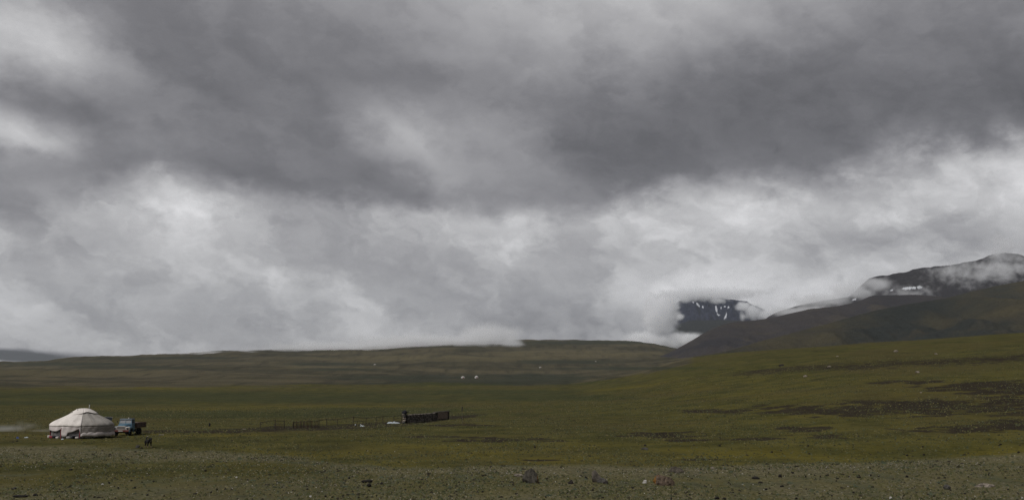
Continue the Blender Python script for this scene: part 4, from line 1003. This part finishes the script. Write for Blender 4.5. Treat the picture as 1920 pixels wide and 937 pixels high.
bm = BM(); box(bm, (Lw * 0.985, -0.1, wz(Lw) + Hw * 0.48), (0.62, 0.9, Hw * 1.0)); part('end_pier', bm, M_wood, wall)
q = hit(757.5, 793.5)
tp = thing('stone_pillar', 'pale grey stone pillar at the left end of the dark wall', 'pillar', q)
zz = 0.0
for k in range(5):
    h_ = 18.5 * s_ / 5; bm = rock_mesh(400 + k, 2, 6)
    for v in bm.verts: v.co = Vector((v.co.x * 0.42 + 0.05 * (k % 2), v.co.y * 0.4, v.co.z * h_ * 0.66 + zz + h_ / 2))
    part('stone', bm, R_pale if k in (1, 2, 4) else R_mid, tp); zz += h_
bm = rock_mesh(420, 3, 5)
for v in bm.verts: v.co = Vector((v.co.x * 0.55 + 0.05, v.co.y * 0.4, v.co.z * 0.45 + 0.3))
for k in (0.35, -0.25):
    tube(bm, (k, 0, 0.3), (k * 2.6, 0.1, 0.42 + 0.1 * k), 0.12, 0.04)
o = tag(part('black_sack', bm, M_clothshade), 'black sack lying on top of the pale stone pillar', 'sack'); o.location = q + Vector((0.1, 0, zz - 0.12))
# thin leaning pole right of the wall
a, b = pole_pts(868, 797, 762, -2.5)
pl = thing('pole', 'thin leaning pole with a dark rag standing right of the wall', 'pole', a)
bm = BM(); tube(bm, (0, 0, -0.2), b - a, 0.035, 0.025, 6); part('shaft', bm, tint_mat('dry_pole', (0.073, 0.059, 0.040)), pl)
bm = BM(); t0 = (b - a)
box(bm, t0 * 0.86 + Vector((0.05, 0, 0)), (0.14, 0.05, 0.8), 0, 0, R(8), 0.01); part('rag', bm, M_clothshade, pl)
bm = BM()
for k in range(26):
    t = random.uniform(0, 6.28); tube(bm, (0.1 * math.cos(t), 0.1 * math.sin(t), 0), (0.35 * math.cos(t), 0.35 * math.sin(t), random.uniform(0.4, 0.8)), 0.02, 0.006, 4)
o = tag(part('grass_tuft', bm, tint_mat('straw', (0.119, 0.096, 0.056))), 'tall straw coloured grass tuft at the foot of the leaning pole', 'grass tuft'); o.location = hit(869.5, 797.3)
a, b = pole_pts(392.5, 798.6, 792.5, 0.8)
o = tag(rock(392.5, 798.6, 4.2, 6.6, 77, M_clothshade, 'x', 0.7, 0.15, 3, 5, 0.1, 0.35, 'stump'), 'small black upright stump alone on the grass right of the truck', 'stump')

# ------------------------------------------------------------------ scraps on the grass
def scrap(x, y, wpx, hpx, mat, label, name, cat, seed):
    P = hit(x, y); s = px_size(P); r_ = random.Random(seed); bm = BM(); W = wpx * s
    nx = 9; rows = []
    for j in range(5):
        rows.append([(W * (i / (nx - 1) - 0.5) * (1 - 0.1 * abs(j - 2)), (j - 2) * W * 0.12, 0.02 + (hpx * s * r_.uniform(0.0, 1.0) ** 1.5 if 0 < j < 4 and 0 < i < nx - 1 else 0.0)) for i in range(nx)])
    sheet(bm, rows); o = part(name, bm, mat, None, True); o.location = P; o.rotation_euler = (0, 0, -math.atan2(P.x, P.y) + r_.uniform(-.2, .2))
    return tag(o, label, cat)
scrap(738, 793.2, 25, 3.6, M_plastic, 'long heap of white plastic sheeting below the dark wall', 'plastic_sheet', 'plastic sheet', 1)
scrap(679.5, 799, 9, 2.6, M_plastic, 'short white plastic heap by the fence left of the long one', 'plastic_sheet', 'plastic sheet', 2)
scrap(49.5, 820.5, 7, 2.6, M_plastic, 'white plastic scrap on the grass left of the felt tent', 'plastic_scrap', 'litter', 3)
scrap(33, 821.5, 4.5, 4.0, M_bluebag, 'small blue plastic bag on the grass at the far left', 'plastic_bag', 'litter', 4)
scrap(117, 823.6, 5, 2.2, M_plastic, 'small white scrap in front of the felt tent', 'plastic_scrap', 'litter', 5)
scrap(303, 815, 10, 1.5, M_bedin, 'pale plank lying on the grass right of the truck', 'plank', 'plank', 6)
scrap(457, 804.3, 8, 1.3, M_bedin, 'pale plank at the left end of the dark track', 'plank', 'plank', 7)
scrap(666, 796.5, 2.5, 2.5, M_plastic, 'tiny white scrap left of the short plastic heap', 'plastic_scrap', 'litter', 8)
scrap(676, 796, 2.2, 2.4, M_plastic, 'tiny white scrap above the short plastic heap', 'plastic_scrap', 'litter', 9)
dung(32, 827, 6, 2.6, 'dark dung clump in front of the small blue plastic bag')

# ------------------------------------------------------------------ far white tents on the upland
def far_tent(x, y, wpx, hpx, label, parent_mesh=[None]):
    P = hit(x, y); s = px_size(P); t = thing('far_tent', label, 'tent', P, 0, 'white tents far out on the upland')
    r_, h_ = wpx * s / 2, hpx * s
    bm = BM(); lathe(bm, [(r_, -1.0), (r_, h_ * 0.5)], 0, 2 * math.pi, 24); part('wall', bm, M_farw, t, True)
    bm = BM(); lathe(bm, [(r_ * 1.03, h_ * 0.48), (r_ * 0.85, h_ * 0.62), (r_ * 0.35, h_ * 0.9), (0.01, h_)], 0, 2 * math.pi, 24); part('roof', bm, M_farw, t, True)
    bm = BM(); box(bm, (0.2 * r_, -r_ * 1.0, h_ * 0.2), (r_ * 0.35, 0.15, h_ * 0.45)); part('door', bm, M_red, t)
    return t
M_farw = tint_mat('far_white_felt', (0.34, 0.33, 0.31), 0.08, 0.5)
far_tent(868, 708.6, 7.6, 3.8, 'left of the pair of far white tents on the upland')
far_tent(893.5, 708.6, 7.2, 4.8, 'right of the pair of far white tents on the upland')
far_tent(703, 683.5, 4.5, 1.6, 'tiny far white tent high on the brown upland left of the pair')
far_tent(1013, 689, 4.5, 1.6, 'tiny far white tent on the upland right of the pair')
far_tent(1117, 678, 3.0, 1.6, 'farthest tiny white tent on the brown upland')
# ------------------------------------------------------------------ cloud lying on the hills: real volumes at their own distance
def px_at(x, y, d):
    az, el = px_dir(x, y)
    return Vector((d * math.sin(az), d * math.cos(az), CAMZ + d * math.tan(el)))

def cloud_bank(name, blobs, dens=0.012, scale=0.005, ragged=1.1, label=None, cut=0.25, step=0.2):
    """blobs: (picture column, row, distance, half width px, half height px, half depth m, weight)"""
    lo, hi = Vector((1e9,) * 3), Vector((-1e9,) * 3)
    m, n = new_mat(name)
    pos = n.add('ShaderNodeNewGeometry').outputs['Position']
    acc = None
    for x, y, d, rx, ry, rd, *wt in blobs:
        c = px_at(x, y, d); az = px_dir(x, y)[0]
        k = d * math.cos(az) / F; kx = k * math.cos(az)
        mp = n.add('ShaderNodeMapping', vector_type='TEXTURE'); n.put(mp.inputs[0], pos)
        mp.inputs[1].default_value = c; mp.inputs[2].default_value = (0, 0, -az)
        mp.inputs[3].default_value = (rx * kx, rd, ry * k)
        f = n.math('MULTIPLY_ADD', n.vmath('LENGTH', mp.outputs[0]), -1.0, 1.0)
        if wt: f = n.math('MULTIPLY', f, wt[0])
        acc = f if acc is None else n.math('MAXIMUM', acc, f)
        g_ = 1.3; e = g_ * (abs(math.cos(az)) * rx * kx + abs(math.sin(az)) * rd), g_ * (abs(math.sin(az)) * rx * kx + abs(math.cos(az)) * rd), g_ * ry * k
        lo = Vector((min(lo[i], c[i] - e[i]) for i in range(3))); hi = Vector((max(hi[i], c[i] + e[i]) for i in range(3)))
    nz = n.noise(n.vmath('MULTIPLY', pos, (1, 1, 1.2)), scale, 7.0, 0.62, dist=0.3)
    f = n.math('ADD', acc, n.math('MULTIPLY_ADD', nz, ragged, -0.5 * ragged - 0.12))
    de = n.rng(f, 0.0, cut, 0.0, dens)
    pv = n.add('ShaderNodeVolumePrincipled')
    pv.inputs['Color'].default_value = (0.975, 0.985, 1, 1); n.put(pv.inputs['Density'], de); pv.inputs['Anisotropy'].default_value = 0.0
    out = n.add('ShaderNodeOutputMaterial'); n.l.new(pv.outputs[0], out.inputs['Volume'])
    m.cycles.volume_step_rate = step
    bm = bmesh.new(); bmesh.ops.create_cube(bm, size=1.0)
    ctr, sz = (lo + hi) / 2, hi - lo
    for v in bm.verts: v.co = Vector((v.co[i] * sz[i] for i in range(3)))
    me = bpy.data.meshes.new(name); bm.to_mesh(me); bm.free()
    o = link(name, me, m, kind='stuff'); o.location = ctr
    if label: o['label'] = label
    return o

cloud_bank('low_cloud', [(1240, 595, 4700, 44, 56, 160), (1258, 640, 4700, 66, 24, 160), (1298, 636, 4600, 38, 16, 140), (1215, 640, 4700, 60, 26, 160)],
           0.022, 0.016, 1.4, 'pale cloud spilling down the valley in front of the far slope', cut=0.45, step=0.13)
cloud_bank('low_cloud', [(1325, 552, 6600, 140, 16, 150), (1284, 560, 6600, 24, 10, 120), (1345, 564, 6600, 22, 8, 120), (1258, 570, 6600, 22, 30, 150), (1275, 594, 6500, 12, 9, 90), (1394, 574, 6500, 20, 12, 120), (1412, 584, 6500, 24, 22, 120), (1392, 592, 6500, 9, 12, 90, 0.8), (1446, 590, 6500, 44, 18, 150)],
           0.022, 0.024, 1.7, 'cloud cap hiding the top of the snow-streaked mountain', cut=0.6, step=0.13)
cloud_bank('low_cloud', [(1545, 562, 3500, 100, 20, 90), (1644, 533, 3450, 46, 18, 90), (1500, 584, 3400, 100, 14, 80), (1600, 546, 3500, 66, 24, 100)],
           0.016, 0.022, 1.6, 'cloud tongue along the ridge left of the dark mountain', cut=0.6, step=0.13)
cloud_bank('low_cloud', [(1860, 508, 3700, 130, 32, 100, 0.8), (1882, 475, 3800, 42, 44, 100, 0.8), (1790, 512, 3700, 60, 26, 80, 0.7), (1700, 552, 3500, 60, 20, 70, 0.55)],
           0.014, 0.026, 3.2, 'thin wisps of cloud across the dark mountain', cut=0.7, step=0.13)
cloud_bank('low_cloud', [(800, 643, 2950, 200, 22, 140), (915, 634, 2950, 80, 36, 140), (640, 653, 2980, 200, 17, 130), (960, 648, 2900, 34, 22, 100), (430, 662, 3000, 140, 8, 80, 0.8)],
           0.016, 0.016, 1.3, 'cloud resting on the skyline of the brown upland', cut=0.5, step=0.13)
sm = cloud_bank('smoke', [(10, 803, 150, 70, 11, 3.0), (50, 798, 151, 40, 14, 2.0, 0.6), (75, 807, 150, 50, 6, 2.0, 0.7), (-70, 802, 150, 80, 12, 3.0)], 0.15, 0.6, 1.3, 'thin blue smoke drifting over the grass left of the tent', cut=0.9, step=0.15)
# ------------------------------------------------------------------ air
m_haze, n = new_mat('haze')
pv = n.add('ShaderNodeVolumePrincipled'); pv.inputs['Color'].default_value = (0.84, 0.91, 1.0, 1); pv.inputs['Density'].default_value = 2.2e-5
n.l.new(pv.outputs[0], n.add('ShaderNodeOutputMaterial').inputs['Volume'])
m_haze.cycles.homogeneous_volume = True
bm = bmesh.new(); bmesh.ops.create_cube(bm, size=1.0)
for v in bm.verts: v.co = Vector((v.co.x * 25000, v.co.y * 25000, v.co.z * 1700))
me = bpy.data.meshes.new('haze'); bm.to_mesh(me); bm.free()
hz = link('haze', me, m_haze, kind='stuff'); hz.location = (0, 0, 1250 - 850)
